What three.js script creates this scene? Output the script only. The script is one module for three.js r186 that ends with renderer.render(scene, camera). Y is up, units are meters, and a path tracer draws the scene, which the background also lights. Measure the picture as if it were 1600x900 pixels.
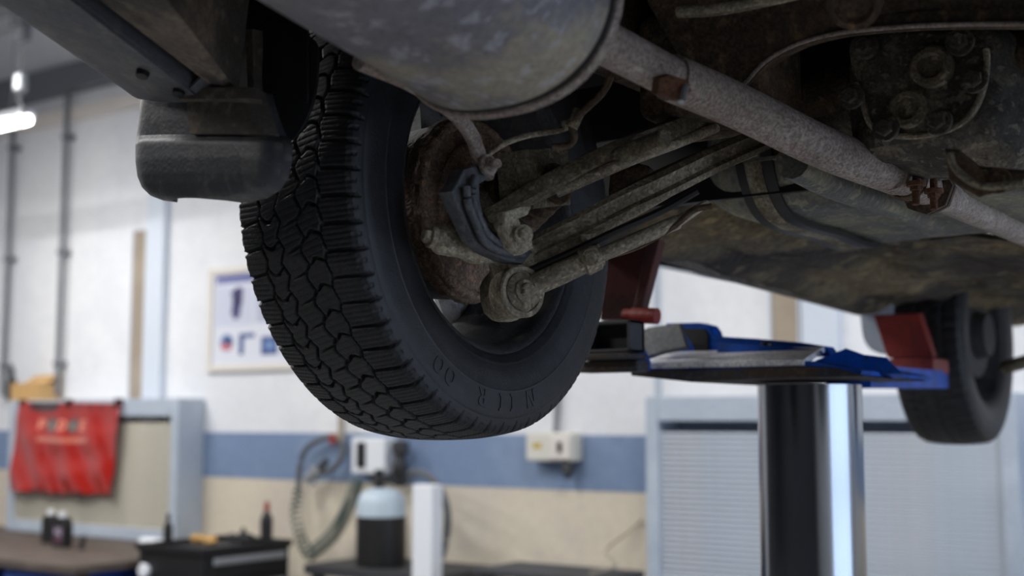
import * as THREE from 'three';
import { RoundedBoxGeometry } from 'three/addons/geometries/RoundedBoxGeometry.js';
import { mergeGeometries, mergeVertices } from 'three/addons/utils/BufferGeometryUtils.js';
import { RectAreaLightUniformsLib } from 'three/addons/lights/RectAreaLightUniformsLib.js';
import { FontLoader } from 'three/addons/loaders/FontLoader.js';
import { TextGeometry } from 'three/addons/geometries/TextGeometry.js';

// ------------------------------------------------------------------ camera, sky, lights, exposure
const scene = new THREE.Scene();
const EYE = 1.85;                                     // the room and the car share one frame: the car points along -z, x is its right
const camera = new THREE.PerspectiveCamera(25.36, 16 / 9, 0.05, 60);
camera.position.set(0, EYE, 0);
camera.rotation.order = 'YXZ';
camera.rotation.set(THREE.MathUtils.degToRad(5.9), THREE.MathUtils.degToRad(35.2), 0);
camera.focus = 1.95;
camera.userData.fStop = 2.6;
const renderer = new THREE.WebGLRenderer();
renderer.toneMapping = THREE.LinearToneMapping;
renderer.toneMappingExposure = 3.6;
renderer.shadowMap.enabled = true;
RectAreaLightUniformsLib.init();
scene.background = new THREE.Color().setRGB(0.85, 1.06, 1.4);      // bright overcast daylight outside the glazed door
const LAMP = 45, LAMP_RGB = [1.0, 0.985, 0.96];

// ------------------------------------------------------------------ helpers
const V = (a) => Array.isArray(a) ? new THREE.Vector3(...a) : a;
let seed = 7;
const rnd = () => { seed = (seed + 0x6D2B79F5) | 0; let t = Math.imul(seed ^ (seed >>> 15), 1 | seed); t = (t + Math.imul(t ^ (t >>> 7), 61 | t)) ^ t; return ((t ^ (t >>> 14)) >>> 0) / 4294967296; };
const hash = (x, y, z) => { let h = Math.imul(x, 374761393) ^ Math.imul(y, 668265263) ^ Math.imul(z, 2147483647 - 1274126177); h = Math.imul(h ^ (h >>> 13), 1274126177); return ((h ^ (h >>> 16)) >>> 0) / 4294967296; };
const sm = (t) => t * t * (3 - 2 * t), mix = (a, b, t) => a + (b - a) * t, clamp = (x, a = 0, b = 1) => Math.min(b, Math.max(a, x));
const step = (a, b, x) => sm(clamp((x - a) / (b - a)));
function n2(x, y, per, s) {                                            // periodic value noise
  const xi = Math.floor(x), yi = Math.floor(y), fx = sm(x - xi), fy = sm(y - yi), w = (k) => ((k % per) + per) % per;
  const a = hash(w(xi), w(yi), s), b = hash(w(xi + 1), w(yi), s), c = hash(w(xi), w(yi + 1), s), d = hash(w(xi + 1), w(yi + 1), s);
  return mix(mix(a, b, fx), mix(c, d, fx), fy);
}
const fbm = (u, v, f, o, s) => { let t = 0, a = 0.5, n = 0; for (let i = 0; i < o; i++) { t += a * n2(u * f, v * f, f, s + i); n += a; a *= 0.5; f *= 2; } return t / n; };
function n3(x, y, z, s = 1) {
  const X = Math.floor(x), Y = Math.floor(y), Z = Math.floor(z), a = sm(x - X), b = sm(y - Y), c = sm(z - Z), h = (i, j, k) => hash(X + i, Y + j + 57 * s, Z + k);
  return mix(mix(mix(h(0, 0, 0), h(1, 0, 0), a), mix(h(0, 1, 0), h(1, 1, 0), a), b), mix(mix(h(0, 0, 1), h(1, 0, 1), a), mix(h(0, 1, 1), h(1, 1, 1), a), b), c);
}
function tex(size, fn, srgb = true) {
  const d = new Uint8Array(size * size * 4);
  for (let j = 0; j < size; j++) for (let i = 0; i < size; i++) {
    const c = fn(i / size, j / size), k = 4 * (j * size + i);
    for (let q = 0; q < 3; q++) d[k + q] = clamp(Math.round((Array.isArray(c) ? c[q] : c) * 255), 0, 255);
    d[k + 3] = 255;
  }
  const t = new THREE.DataTexture(d, size, size); t.wrapS = t.wrapT = THREE.RepeatWrapping; t.magFilter = THREE.LinearFilter; t.minFilter = THREE.LinearMipmapLinearFilter; t.generateMipmaps = true;
  if (srgb) t.colorSpace = THREE.SRGBColorSpace; t.needsUpdate = true; return t;
}
const hex = (h) => [(h >> 16 & 255) / 255, (h >> 8 & 255) / 255, (h & 255) / 255], mixc = (a, b, t) => a.map((x, i) => mix(x, b[i], t));
// dirt of several grains over a base colour; the same grain drives a fine relief
function grime({ c0, c1, c2, f = 4, cover = 0.5, spots = 0.3, streak = 0, m = 0.4, rough = 0.8, metal = 0, bump = 0.0006, s = 1, size = 512, grain = 0.12, coat = 0, spec = 0.5 }) {
  c0 = hex(c0); c1 = hex(c1); c2 = hex(c2 ?? 0);
  const H = new Float32Array(size * size);
  const map = tex(size, (u, v) => {
    const su = u, sv = streak ? v * 0.25 : v;
    const a = fbm(su, streak ? v : v, f, 5, s * 31), b = fbm(u, v, f * 6, 3, s * 53 + 9), g = fbm(u, v, 96, 2, s * 17 + 3), w = streak ? n2(u * 40, v * 2, 40, s) : 0;
    const t = step(cover - 0.16, cover + 0.16, a + (b - 0.5) * 0.35 + (w - 0.5) * streak), p = step(0.62, 0.72, b) * spots;
    H[Math.floor(v * size) * size + Math.floor(u * size)] = clamp(0.5 * a + 0.25 * b + 0.35 * g);
    const k = 1 + (g - 0.5) * 2 * grain + (b - 0.5) * grain;
    return mixc(mixc(c0, c1, t), c2, p).map((x) => x * k);
  });
  const bt = tex(size, (u, v) => H[Math.floor(v * size) * size + Math.floor(u * size)], false);
  const mt = new THREE.MeshPhysicalMaterial({ map, bumpMap: bt, bumpScale: bump * 3, roughness: rough, metalness: metal, clearcoat: coat, specularIntensity: spec * 2 > 1 ? 1 : spec * 2 });
  mt.userData.m = m; return mt;
}
const plain = (c, rough = 0.6, metal = 0, o = {}) => { const mt = new THREE.MeshPhysicalMaterial({ color: c, roughness: rough, metalness: metal, ...o }); mt.userData.m = 0.4; return mt; };

function boxUV(g, m) {                                                 // uv in metres, by the way each corner faces
  const p = g.attributes.position, n = g.attributes.normal, uv = new Float32Array(p.count * 2);
  for (let i = 0; i < p.count; i++) {
    const x = Math.abs(n.getX(i)), y = Math.abs(n.getY(i)), z = Math.abs(n.getZ(i));
    const [a, b] = x >= y && x >= z ? [p.getZ(i), p.getY(i)] : y >= z ? [p.getX(i), p.getZ(i)] : [p.getX(i), p.getY(i)];
    uv[2 * i] = a / m; uv[2 * i + 1] = b / m;
  }
  g.setAttribute('uv', new THREE.BufferAttribute(uv, 2)); return g;
}
const flat = (g) => { const h = g.index ? g.toNonIndexed() : g; for (const k of Object.keys(h.attributes)) if (!['position', 'normal', 'uv'].includes(k)) h.deleteAttribute(k); return h; };
function faceUV(g, m) {                                                // per triangle, so no triangle spans two projections
  g = flat(g); const p = g.attributes.position, uv = new Float32Array(p.count * 2), A = new THREE.Vector3(), B = new THREE.Vector3(), C = new THREE.Vector3();
  for (let i = 0; i < p.count; i += 3) {
    A.fromBufferAttribute(p, i); B.fromBufferAttribute(p, i + 1); C.fromBufferAttribute(p, i + 2);
    const n = B.clone().sub(A).cross(C.clone().sub(A)), x = Math.abs(n.x), y = Math.abs(n.y), z = Math.abs(n.z);
    for (let k = 0; k < 3; k++) {
      const q = [A, B, C][k], [a, b] = x >= y && x >= z ? [q.z, q.y] : y >= z ? [q.x, q.z] : [q.x, q.y];
      uv[2 * (i + k)] = a / m; uv[2 * (i + k) + 1] = b / m;
    }
  }
  g.setAttribute('uv', new THREE.BufferAttribute(uv, 2)); return g;
}
// every geometry is made in room coordinates; part() moves it into the frame of its parent
const originOf = (o) => { const p = new THREE.Vector3(); for (let q = o; q && q !== scene; q = q.parent) p.add(q.position); return p; };
function part(name, geos, mat, parent = scene, keepUV = false) {
  geos = (Array.isArray(geos) ? geos : [geos]).map((g) => { g = flat(g); if (!g.attributes.normal) g.computeVertexNormals(); return keepUV && g.attributes.uv ? g : faceUV(g, mat.userData.m ?? 0.4); });
  const g = geos.length > 1 ? mergeGeometries(geos) : geos[0];
  const o = originOf(parent); g.translate(-o.x, -o.y, -o.z);
  const mesh = new THREE.Mesh(g, mat); mesh.name = name; mesh.castShadow = mesh.receiveShadow = true; parent.add(mesh); return mesh;
}
const taken = {};
const numbered = (n) => { const k = taken[n] = (taken[n] ?? -1) + 1; return k ? n + '_' + String(k).padStart(3, '0') : n; };
function thing(name, label, category, at = [0, 0, 0], group) {
  const o = new THREE.Group(); o.name = numbered(name); o.position.set(...at); o.userData = { label, category }; if (group) o.userData.group = group; scene.add(o); return o;
}
function single(name, label, category, geos, mat, group, keepUV) {
  const m = part(numbered(name), geos, mat, scene, keepUV); m.userData = { label, category }; if (group) m.userData.group = group;
  m.geometry.computeBoundingBox(); const b = m.geometry.boundingBox, c = [(b.min.x + b.max.x) / 2, b.min.y, (b.min.z + b.max.z) / 2];
  m.geometry.translate(-c[0], -c[1], -c[2]); m.position.set(...c); return m;
}
function struct(name, geos, mat) { const m = part(name, geos, mat); m.userData = { kind: 'structure' }; return m; }
const sub = (name, parent) => { const g = new THREE.Group(); g.name = name; parent.add(g); return g; };

const box = (x0, x1, y0, y1, z0, z1, r = 0) => { const w = Math.abs(x1 - x0), h = Math.abs(y1 - y0), d = Math.abs(z1 - z0); const g = r ? new RoundedBoxGeometry(w, h, d, 2, Math.min(r, w / 2.01, h / 2.01, d / 2.01)) : new THREE.BoxGeometry(w, h, d); g.translate((x0 + x1) / 2, (y0 + y1) / 2, (z0 + z1) / 2); return g; };
const frameOf = (dir, up = [0, 1, 0]) => { const d = V(dir).clone().normalize(); let u = V(up).clone(); if (Math.abs(u.normalize().dot(d)) > 0.98) u.set(1, 0, 0); const s = new THREE.Vector3().crossVectors(u, d).normalize(); u = new THREE.Vector3().crossVectors(d, s); return [s, u, d]; };
// lathe along p0 -> p1; profile rows are [distance along, radius]
function spin(p0, p1, rows, seg = 28, ang = 0) {
  const [s, u, d] = frameOf(V(p1).clone().sub(V(p0))), g = new THREE.LatheGeometry(rows.map(([t, r]) => new THREE.Vector2(Math.max(r, 1e-5), t)), seg, ang);
  g.applyMatrix4(new THREE.Matrix4().makeBasis(s, d, u.clone().negate()).setPosition(V(p0))); return toCrease(g, 0.6);
}
function toCrease(g, a) {                                              // hard edges stay hard, round ones smooth
  g = flat(g); g.deleteAttribute('normal'); const p = g.attributes.position, N = new Float32Array(p.count * 3), by = new Map(), fn = [], A = new THREE.Vector3(), B = new THREE.Vector3(), C = new THREE.Vector3();
  const key = (i) => Math.round(p.getX(i) * 2e4) + ',' + Math.round(p.getY(i) * 2e4) + ',' + Math.round(p.getZ(i) * 2e4), keys = [];
  for (let i = 0; i < p.count; i += 3) { A.fromBufferAttribute(p, i); B.fromBufferAttribute(p, i + 1); C.fromBufferAttribute(p, i + 2); const n = B.sub(A).cross(C.sub(A)).clone(); fn.push(n); for (let k = 0; k < 3; k++) { const q = key(i + k); keys.push(q); if (!by.has(q)) by.set(q, []); by.get(q).push(i / 3); } }
  const un = fn.map((n) => n.clone().normalize()), c = Math.cos(a), t = new THREE.Vector3();
  for (let i = 0; i < p.count; i++) { const f = Math.floor(i / 3); t.set(0, 0, 0); for (const j of by.get(keys[i])) if (un[j].dot(un[f]) > c) t.add(fn[j]); t.normalize(); N[3 * i] = t.x; N[3 * i + 1] = t.y; N[3 * i + 2] = t.z; }
  g.setAttribute('normal', new THREE.BufferAttribute(N, 3)); return g;
}
const rod = (p0, p1, r0, r1 = r0, seg = 20, ch = 0.15) => { const L = V(p1).distanceTo(V(p0)), c0 = Math.min(r0 * ch, L / 4), c1 = Math.min(r1 * ch, L / 4); return spin(p0, p1, [[0, 0], [0, r0 - c0], [c0, r0], [L - c1, r1], [L, r1 - c1], [L, 0]], seg); };
function sweep(pts, prof, { seg = 40, up = [0, 1, 0], closed = true, scale = () => 1, caps = true } = {}) {     // 2D profile along a smooth path
  const curve = new THREE.CatmullRomCurve3(pts.map(V), false, 'centripetal'), P = [], I = [], n = prof.length;
  for (let i = 0; i <= seg; i++) {
    const t = i / seg, c = curve.getPoint(t), [s, u] = frameOf(curve.getTangent(t), up), k = scale(t);
    for (const [a, b] of prof) { const q = c.clone().addScaledVector(s, a * k).addScaledVector(u, b * k); P.push(q.x, q.y, q.z); }
  }
  const m = closed ? n : n - 1;
  for (let i = 0; i < seg; i++) for (let j = 0; j < m; j++) { const a = i * n + j, b = i * n + (j + 1) % n; I.push(a, b, a + n, b, b + n, a + n); }
  if (caps && closed) for (const e of [0, seg]) { const tri = THREE.ShapeUtils.triangulateShape(prof.map(([a, b]) => new THREE.Vector2(a, b)), []); for (const [a, b, c] of tri) e ? I.push(e * n + a, e * n + b, e * n + c) : I.push(a, c, b); }
  const g = new THREE.BufferGeometry(); g.setAttribute('position', new THREE.Float32BufferAttribute(P, 3)); g.setIndex(I); return toCrease(g, 0.7);
}
const ring = (r, n = 14, sy = 1) => Array.from({ length: n }, (_, i) => [r * Math.cos(i / n * 2 * Math.PI), r * sy * Math.sin(i / n * 2 * Math.PI)]);
const tube = (pts, r, o = {}) => sweep(pts, ring(r, o.n ?? 14), { seg: o.seg ?? Math.max(8, pts.length * 8), ...o });
function hexBolt(p, dir, r = 0.01, h = 0.008, washer = true) {
  const d = V(dir).clone().normalize(), at = (t) => V(p).clone().addScaledVector(d, t), gs = [];
  if (washer) gs.push(spin(at(0), at(1), [[-0.004, 0], [-0.004, r * 1.45], [h * 0.25, r * 1.45], [h * 0.32, r * 1.3], [h * 0.32, 0]], 18));
  gs.push(spin(at(0), at(1), [[0, 0], [0, r], [h * 0.85, r], [h, r * 0.82], [h, 0]], 6)); return gs;
}
// polygon with corners given in room coordinates (nearly in one plane), thickened by `th` against `dir`, edges bevelled
function slab(pts, dir, th, bevel = 0.002, holes = []) {
  const P = pts.map(V), c = P.reduce((a, b) => a.add(b), new THREE.Vector3()).divideScalar(P.length), [s, u, d] = frameOf(dir);
  const two = (q) => { const e = V(q).clone().sub(c); return new THREE.Vector2(e.dot(s), e.dot(u)); };
  const sh = new THREE.Shape(P.map(two)); for (const h of holes) sh.holes.push(new THREE.Path(h.map(two)));
  const g = new THREE.ExtrudeGeometry(sh, { depth: Math.max(th - 2 * bevel, 1e-4), bevelEnabled: bevel > 0, bevelSize: bevel, bevelThickness: bevel, bevelOffset: -bevel, bevelSegments: 2, curveSegments: 8, steps: 1 });
  g.translate(0, 0, -th + bevel); g.applyMatrix4(new THREE.Matrix4().makeBasis(s, u, d).setPosition(c)); return toCrease(g, 0.5);
}
const smoothLoop = (pts, n = 48, closed = true) => new THREE.CatmullRomCurve3(pts.map(V), closed, 'centripetal').getPoints(n).slice(0, closed ? -1 : undefined);
function sheet(fn, nu, nv, th = 0) {                                   // fn(u, v) -> [x, y, z]; th gives the sheet a back
  const P = [], I = [], idx = (k, i, j) => k * (nu + 1) * (nv + 1) + j * (nu + 1) + i, top = [];
  for (let j = 0; j <= nv; j++) for (let i = 0; i <= nu; i++) { const q = fn(i / nu, j / nv); top.push(V(q)); P.push(...(Array.isArray(q) ? q : q.toArray())); }
  const quad = (a, b, c, d) => I.push(a, b, c, b, d, c);
  for (let j = 0; j < nv; j++) for (let i = 0; i < nu; i++) quad(idx(0, i, j), idx(0, i + 1, j), idx(0, i, j + 1), idx(0, i + 1, j + 1));
  if (th) {
    const g0 = new THREE.BufferGeometry(); g0.setAttribute('position', new THREE.Float32BufferAttribute(P, 3)); g0.setIndex(I.slice()); g0.computeVertexNormals(); const n = g0.attributes.normal;
    top.forEach((q, k) => P.push(q.x - n.getX(k) * th, q.y - n.getY(k) * th, q.z - n.getZ(k) * th));
    for (let j = 0; j < nv; j++) for (let i = 0; i < nu; i++) quad(idx(1, i + 1, j), idx(1, i, j), idx(1, i + 1, j + 1), idx(1, i, j + 1));
    for (let i = 0; i < nu; i++) { quad(idx(0, i + 1, 0), idx(0, i, 0), idx(1, i + 1, 0), idx(1, i, 0)); quad(idx(0, i, nv), idx(0, i + 1, nv), idx(1, i, nv), idx(1, i + 1, nv)); }
    for (let j = 0; j < nv; j++) { quad(idx(0, 0, j), idx(0, 0, j + 1), idx(1, 0, j), idx(1, 0, j + 1)); quad(idx(0, nu, j + 1), idx(0, nu, j), idx(1, nu, j + 1), idx(1, nu, j)); }
  }
  const g = new THREE.BufferGeometry(); g.setAttribute('position', new THREE.Float32BufferAttribute(P, 3)); g.setIndex(I); return toCrease(g, 0.8);
}
// castings: surface nets over a distance field
function cast(sdf, lo, hi, cell) {
  const n = [0, 1, 2].map((k) => Math.ceil((hi[k] - lo[k]) / cell) + 1), N = n[0] * n[1] * n[2], F = new Float32Array(N), at = (i, j, k) => (k * n[1] + j) * n[0] + i;
  for (let k = 0; k < n[2]; k++) for (let j = 0; j < n[1]; j++) for (let i = 0; i < n[0]; i++) F[at(i, j, k)] = sdf(lo[0] + i * cell, lo[1] + j * cell, lo[2] + k * cell);
  const id = new Int32Array(N).fill(-1), P = [], I = [], C = [[0, 0, 0], [1, 0, 0], [0, 1, 0], [1, 1, 0], [0, 0, 1], [1, 0, 1], [0, 1, 1], [1, 1, 1]], Ed = [[0, 1], [2, 3], [4, 5], [6, 7], [0, 2], [1, 3], [4, 6], [5, 7], [0, 4], [1, 5], [2, 6], [3, 7]];
  for (let k = 0; k < n[2] - 1; k++) for (let j = 0; j < n[1] - 1; j++) for (let i = 0; i < n[0] - 1; i++) {
    const f = C.map(([a, b, c]) => F[at(i + a, j + b, k + c)]); let x = 0, y = 0, z = 0, q = 0;
    for (const [a, b] of Ed) if ((f[a] < 0) !== (f[b] < 0)) { const t = f[a] / (f[a] - f[b]); x += mix(C[a][0], C[b][0], t); y += mix(C[a][1], C[b][1], t); z += mix(C[a][2], C[b][2], t); q++; }
    if (q) { id[at(i, j, k)] = P.length / 3; P.push(lo[0] + (i + x / q) * cell, lo[1] + (j + y / q) * cell, lo[2] + (k + z / q) * cell); }
  }
  const quad = (a, b, c, d, flip) => flip ? I.push(a, c, b, b, c, d) : I.push(a, b, c, b, d, c);
  for (let k = 1; k < n[2] - 1; k++) for (let j = 1; j < n[1] - 1; j++) for (let i = 1; i < n[0] - 1; i++) {
    const f0 = F[at(i, j, k)] < 0;
    if (f0 !== F[at(i + 1, j, k)] < 0) quad(id[at(i, j - 1, k - 1)], id[at(i, j, k - 1)], id[at(i, j - 1, k)], id[at(i, j, k)], !f0);
    if (f0 !== F[at(i, j + 1, k)] < 0) quad(id[at(i - 1, j, k - 1)], id[at(i, j, k - 1)], id[at(i - 1, j, k)], id[at(i, j, k)], f0);
    if (f0 !== F[at(i, j, k + 1)] < 0) quad(id[at(i - 1, j - 1, k)], id[at(i, j - 1, k)], id[at(i - 1, j, k)], id[at(i, j, k)], !f0);
  }
  const g = new THREE.BufferGeometry(); g.setAttribute('position', new THREE.Float32BufferAttribute(P, 3)); g.setIndex(I); g.computeVertexNormals(); return g;
}
const capsule = (a, b, ra, rb = ra) => { const d = [b[0] - a[0], b[1] - a[1], b[2] - a[2]], L = d[0] ** 2 + d[1] ** 2 + d[2] ** 2 || 1e-9; return (x, y, z) => { const t = clamp(((x - a[0]) * d[0] + (y - a[1]) * d[1] + (z - a[2]) * d[2]) / L); return Math.hypot(x - a[0] - d[0] * t, y - a[1] - d[1] * t, z - a[2] - d[2] * t) - mix(ra, rb, t); }; };
const roundbox = (c, h, r) => (x, y, z) => { const a = Math.abs(x - c[0]) - h[0] + r, b = Math.abs(y - c[1]) - h[1] + r, d = Math.abs(z - c[2]) - h[2] + r; return Math.hypot(Math.max(a, 0), Math.max(b, 0), Math.max(d, 0)) + Math.min(Math.max(a, b, d), 0) - r; };
const join = (k, ...fs) => (x, y, z) => { let d = fs[0](x, y, z); for (let i = 1; i < fs.length; i++) { const e = fs[i](x, y, z), h = clamp(0.5 + 0.5 * (e - d) / k); d = mix(e, d, h) - k * h * (1 - h); } return d; };
const lumpy = (f, amp, fr) => (x, y, z) => f(x, y, z) + (n3(x * fr, y * fr, z * fr) - 0.5) * amp + (n3(x * fr * 2.7, y * fr * 2.7, z * fr * 2.7, 2) - 0.5) * amp * 0.5;
const add = (a, b) => a.map((x, i) => x + b[i]), lerp = (a, b, t) => a.map((x, i) => mix(x, b[i], t));

// ------------------------------------------------------------------ materials
const M = {
  wall: grime({ c0: 0xe4e5e8, c1: 0xdadce1, c2: 0xcfd1d6, f: 3, spots: 0.12, m: 3, rough: 0.7, bump: 0.0002, s: 2, grain: 0.02 }),
  band: grime({ c0: 0x7286a6, c1: 0x7c8fac, c2: 0x66779a, f: 4, spots: 0.2, m: 1.6, rough: 0.6, bump: 0.0002, s: 3, grain: 0.03 }),
  beige: grime({ c0: 0xcfc5b3, c1: 0xc8beb0, c2: 0xb9b0a4, f: 4, spots: 0.2, m: 1.6, rough: 0.65, bump: 0.0002, s: 4, grain: 0.03 }),
  floor: grime({ c0: 0x707172, c1: 0x7b7b7d, c2: 0x484849, f: 4, spots: 0.25, m: 2.5, rough: 0.45, bump: 0.0003, s: 5, grain: 0.06 }),
  ceil: grime({ c0: 0xcfd0d2, c1: 0xc4c6ca, c2: 0xb5b7ba, f: 3, spots: 0.1, m: 3, rough: 0.8, bump: 0.0002, s: 6, grain: 0.02 }),
  charcoal: grime({ c0: 0x2c2d30, c1: 0x34353a, c2: 0x1d1d20, f: 3, spots: 0.2, m: 2, rough: 0.6, s: 7, grain: 0.04 }),
  rubber: grime({ c0: 0x141519, c1: 0x1c1d21, c2: 0x2c2b30, f: 5, cover: 0.55, spots: 0.25, m: 0.3, rough: 0.56, bump: 0.00025, s: 8, grain: 0.16 }),
  letter: plain(0x3a383c, 0.75),
  rustplate: grime({ c0: 0x7a6858, c1: 0x55453a, c2: 0x9a7258, f: 5, cover: 0.5, spots: 0.5, m: 0.3, rough: 0.95, bump: 0.0016, s: 9, grain: 0.3 }),
  casting: grime({ c0: 0x9a917e, c1: 0x7b7162, c2: 0xb0a68d, f: 6, cover: 0.5, spots: 0.5, m: 0.25, rough: 0.95, bump: 0.0012, s: 10, grain: 0.26 }),
  arm: grime({ c0: 0x857d6c, c1: 0x625949, c2: 0xa0977f, f: 5, cover: 0.52, spots: 0.5, m: 0.3, rough: 0.95, bump: 0.0012, s: 11, grain: 0.3 }),
  bluesteel: grime({ c0: 0x44474c, c1: 0x505255, c2: 0x6c6962, f: 5, cover: 0.5, spots: 0.4, m: 0.22, rough: 0.62, bump: 0.0006, s: 12, grain: 0.15 }),
  muffler: grime({ c0: 0xa29a89, c1: 0x77747a, c2: 0xb2b2b8, f: 4, cover: 0.5, spots: 0.55, m: 0.42, rough: 0.5, metal: 0.35, bump: 0.0005, s: 13, grain: 0.1, size: 1024 }),
  pipe: grime({ c0: 0x9c9088, c1: 0x8c8078, c2: 0x64544a, f: 5, cover: 0.5, spots: 0.45, m: 0.25, rough: 0.9, metal: 0.05, bump: 0.0003, s: 14, grain: 0.28 }),
  rust: grime({ c0: 0x553a2c, c1: 0x664430, c2: 0x3a2a20, f: 6, spots: 0.4, m: 0.15, rough: 0.95, bump: 0.001, s: 15, grain: 0.25 }),
  darkrust: grime({ c0: 0x453a30, c1: 0x574636, c2: 0x735c46, f: 5, cover: 0.55, spots: 0.4, m: 0.35, rough: 0.95, bump: 0.001, s: 16, grain: 0.26 }),
  plastic: grime({ c0: 0x54555a, c1: 0x63615f, c2: 0x777168, f: 4, cover: 0.6, spots: 0.3, m: 0.5, rough: 0.55, bump: 0.0003, s: 17, grain: 0.1 }),
  inner: grime({ c0: 0x4c4741, c1: 0x6e6357, c2: 0x857767, f: 4, cover: 0.52, spots: 0.35, m: 0.45, rough: 0.85, bump: 0.0006, s: 18, grain: 0.16 }),
  flap: grime({ c0: 0x36383e, c1: 0x4b4b4b, c2: 0x64625c, f: 4, cover: 0.6, spots: 0.3, streak: 0.5, m: 0.4, rough: 0.5, bump: 0.0003, s: 19, grain: 0.1 }),
  liner: plain(0x15161a, 0.5),
  black: plain(0x131315, 0.5),
  sand: grime({ c0: 0x71644a, c1: 0x3c362e, c2: 0xa08c64, f: 3, cover: 0.5, spots: 0.5, m: 0.9, rough: 0.95, bump: 0.003, s: 20, grain: 0.24, size: 1024 }),
  tank: grime({ c0: 0x7d7a68, c1: 0x5e5f5b, c2: 0xa39876, f: 5, cover: 0.5, spots: 0.45, m: 0.4, rough: 0.7, bump: 0.0007, s: 21, grain: 0.2 }),
  diff: grime({ c0: 0x6a6153, c1: 0x38342f, c2: 0x9d9278, f: 5, cover: 0.48, spots: 0.4, m: 0.3, rough: 0.75, bump: 0.001, s: 22, grain: 0.25 }),
  alloy: grime({ c0: 0xc9c9cb, c1: 0xb5b4b4, c2: 0x6b6763, f: 5, cover: 0.5, spots: 0.4, m: 0.2, rough: 0.45, metal: 0.3, bump: 0.0002, s: 23, grain: 0.08 }),
  barrel: grime({ c0: 0x38383a, c1: 0x2a2a2c, c2: 0x4d4a46, f: 5, spots: 0.3, m: 0.3, rough: 0.7, metal: 0.1, s: 24, grain: 0.15 }),
  bodypaint: plain(0x23262b, 0.25, 0.2, { clearcoat: 1 }),
  blue: grime({ c0: 0x1050b4, c1: 0x0e459a, c2: 0x2c3138, f: 5, cover: 0.5, spots: 0.35, m: 0.4, rough: 0.55, bump: 0.0003, s: 25, grain: 0.1, spec: 0.2 }),
  bluerust: grime({ c0: 0x3a2e24, c1: 0x252b3a, c2: 0x5b4530, f: 5, cover: 0.52, spots: 0.4, m: 0.35, rough: 0.8, s: 26, grain: 0.2 }),
  worn: grime({ c0: 0xf0f0f2, c1: 0xdcdce0, c2: 0x3c3d42, f: 10, cover: 0.5, spots: 0.3, m: 0.3, rough: 0.4, metal: 0.1, bump: 0.0012, s: 27, grain: 0.25 }),
  red: grime({ c0: 0x8c2a22, c1: 0x7a2520, c2: 0x4d2620, f: 5, cover: 0.5, spots: 0.4, m: 0.3, rough: 0.5, s: 28, grain: 0.12 }),
  oxide: grime({ c0: 0x4c1b15, c1: 0x381612, c2: 0x241411, f: 5, cover: 0.5, spots: 0.5, m: 0.3, rough: 0.7, s: 34, grain: 0.15 }),
  chrome: plain(0x8e9298, 0.18, 1),
  steel: plain(0x8f9296, 0.4, 0.9),
  tan: grime({ c0: 0xa39787, c1: 0x998d7e, c2: 0x8d8272, f: 4, spots: 0.15, m: 0.8, rough: 0.22, s: 29, grain: 0.04 }),
  pilaster: plain(0xccd4e0, 0.6),
  cab: grime({ c0: 0xb0bac7, c1: 0xa8b2c0, c2: 0x98a2af, f: 4, spots: 0.2, m: 0.9, rough: 0.5, s: 30, grain: 0.03 }),
  slatcream: grime({ c0: 0xc2beb0, c1: 0xb9b5a8, c2: 0xa8a396, f: 4, spots: 0.15, m: 0.9, rough: 0.5, s: 31, grain: 0.03 }),
  slatgrey: grime({ c0: 0xb6bfcb, c1: 0xbabdc4, c2: 0xb0aaa8, f: 3, spots: 0.25, m: 1.2, rough: 0.5, s: 32, grain: 0.03 }),
  bench: grime({ c0: 0x5a5049, c1: 0x4d443d, c2: 0x6d6257, f: 4, spots: 0.3, m: 0.6, rough: 0.6, s: 33, grain: 0.1 }),
  drawerblue: plain(0x1a3f8c, 0.4),
  white: plain(0xdfe2e8, 0.5),
  offwhite: plain(0xcfcdc4, 0.5),
  card: plain(0xc09a66, 0.85),
  greenhose: plain(0x4c5a55, 0.5),
  greyhose: plain(0x53565a, 0.5),
  silver: plain(0xa9acb0, 0.35, 0.6),
  wood: plain(0xb08a52, 0.8),
  pipegrey: plain(0x6c6f75, 0.5),
  paleblue: plain(0xb4c4d0, 0.4),
  frame: plain(0xd8d2cc, 0.6),
  glass: plain(0xffffff, 0.02, 0, { transmission: 1, thickness: 0, ior: 1.5 }),
  redcap: plain(0x8f2d25, 0.5),
  yellow: plain(0xb9a040, 0.6),
};
M.flap.userData.m = 0.4;

// ------------------------------------------------------------------ the room
const XL = -11.5, XR = 4.6, ZB = -6.35, ZF = 5.5, CEIL = 5.2, T = 0.2;
struct('floor', box(XL - T, XR + T, -0.2, 0, ZB - T, ZF + T), M.floor);
struct('ceiling', box(XL - T, XR + T, CEIL, CEIL + 0.2, ZB - T, ZF + T), M.ceil);
struct('wall_back', box(XL - T, XR + T, 0, CEIL, ZB - T, ZB), M.wall);
struct('wall_left', box(XL - T, XL, 0, CEIL, ZB, ZF), M.wall);
struct('wall_front', box(XL - T, XR + T, 0, CEIL, ZF, ZF + T), M.charcoal);
struct('door_1', [box(XL, XL + 0.05, 0, 3.4, -2.6, ZF)], M.charcoal);
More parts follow.
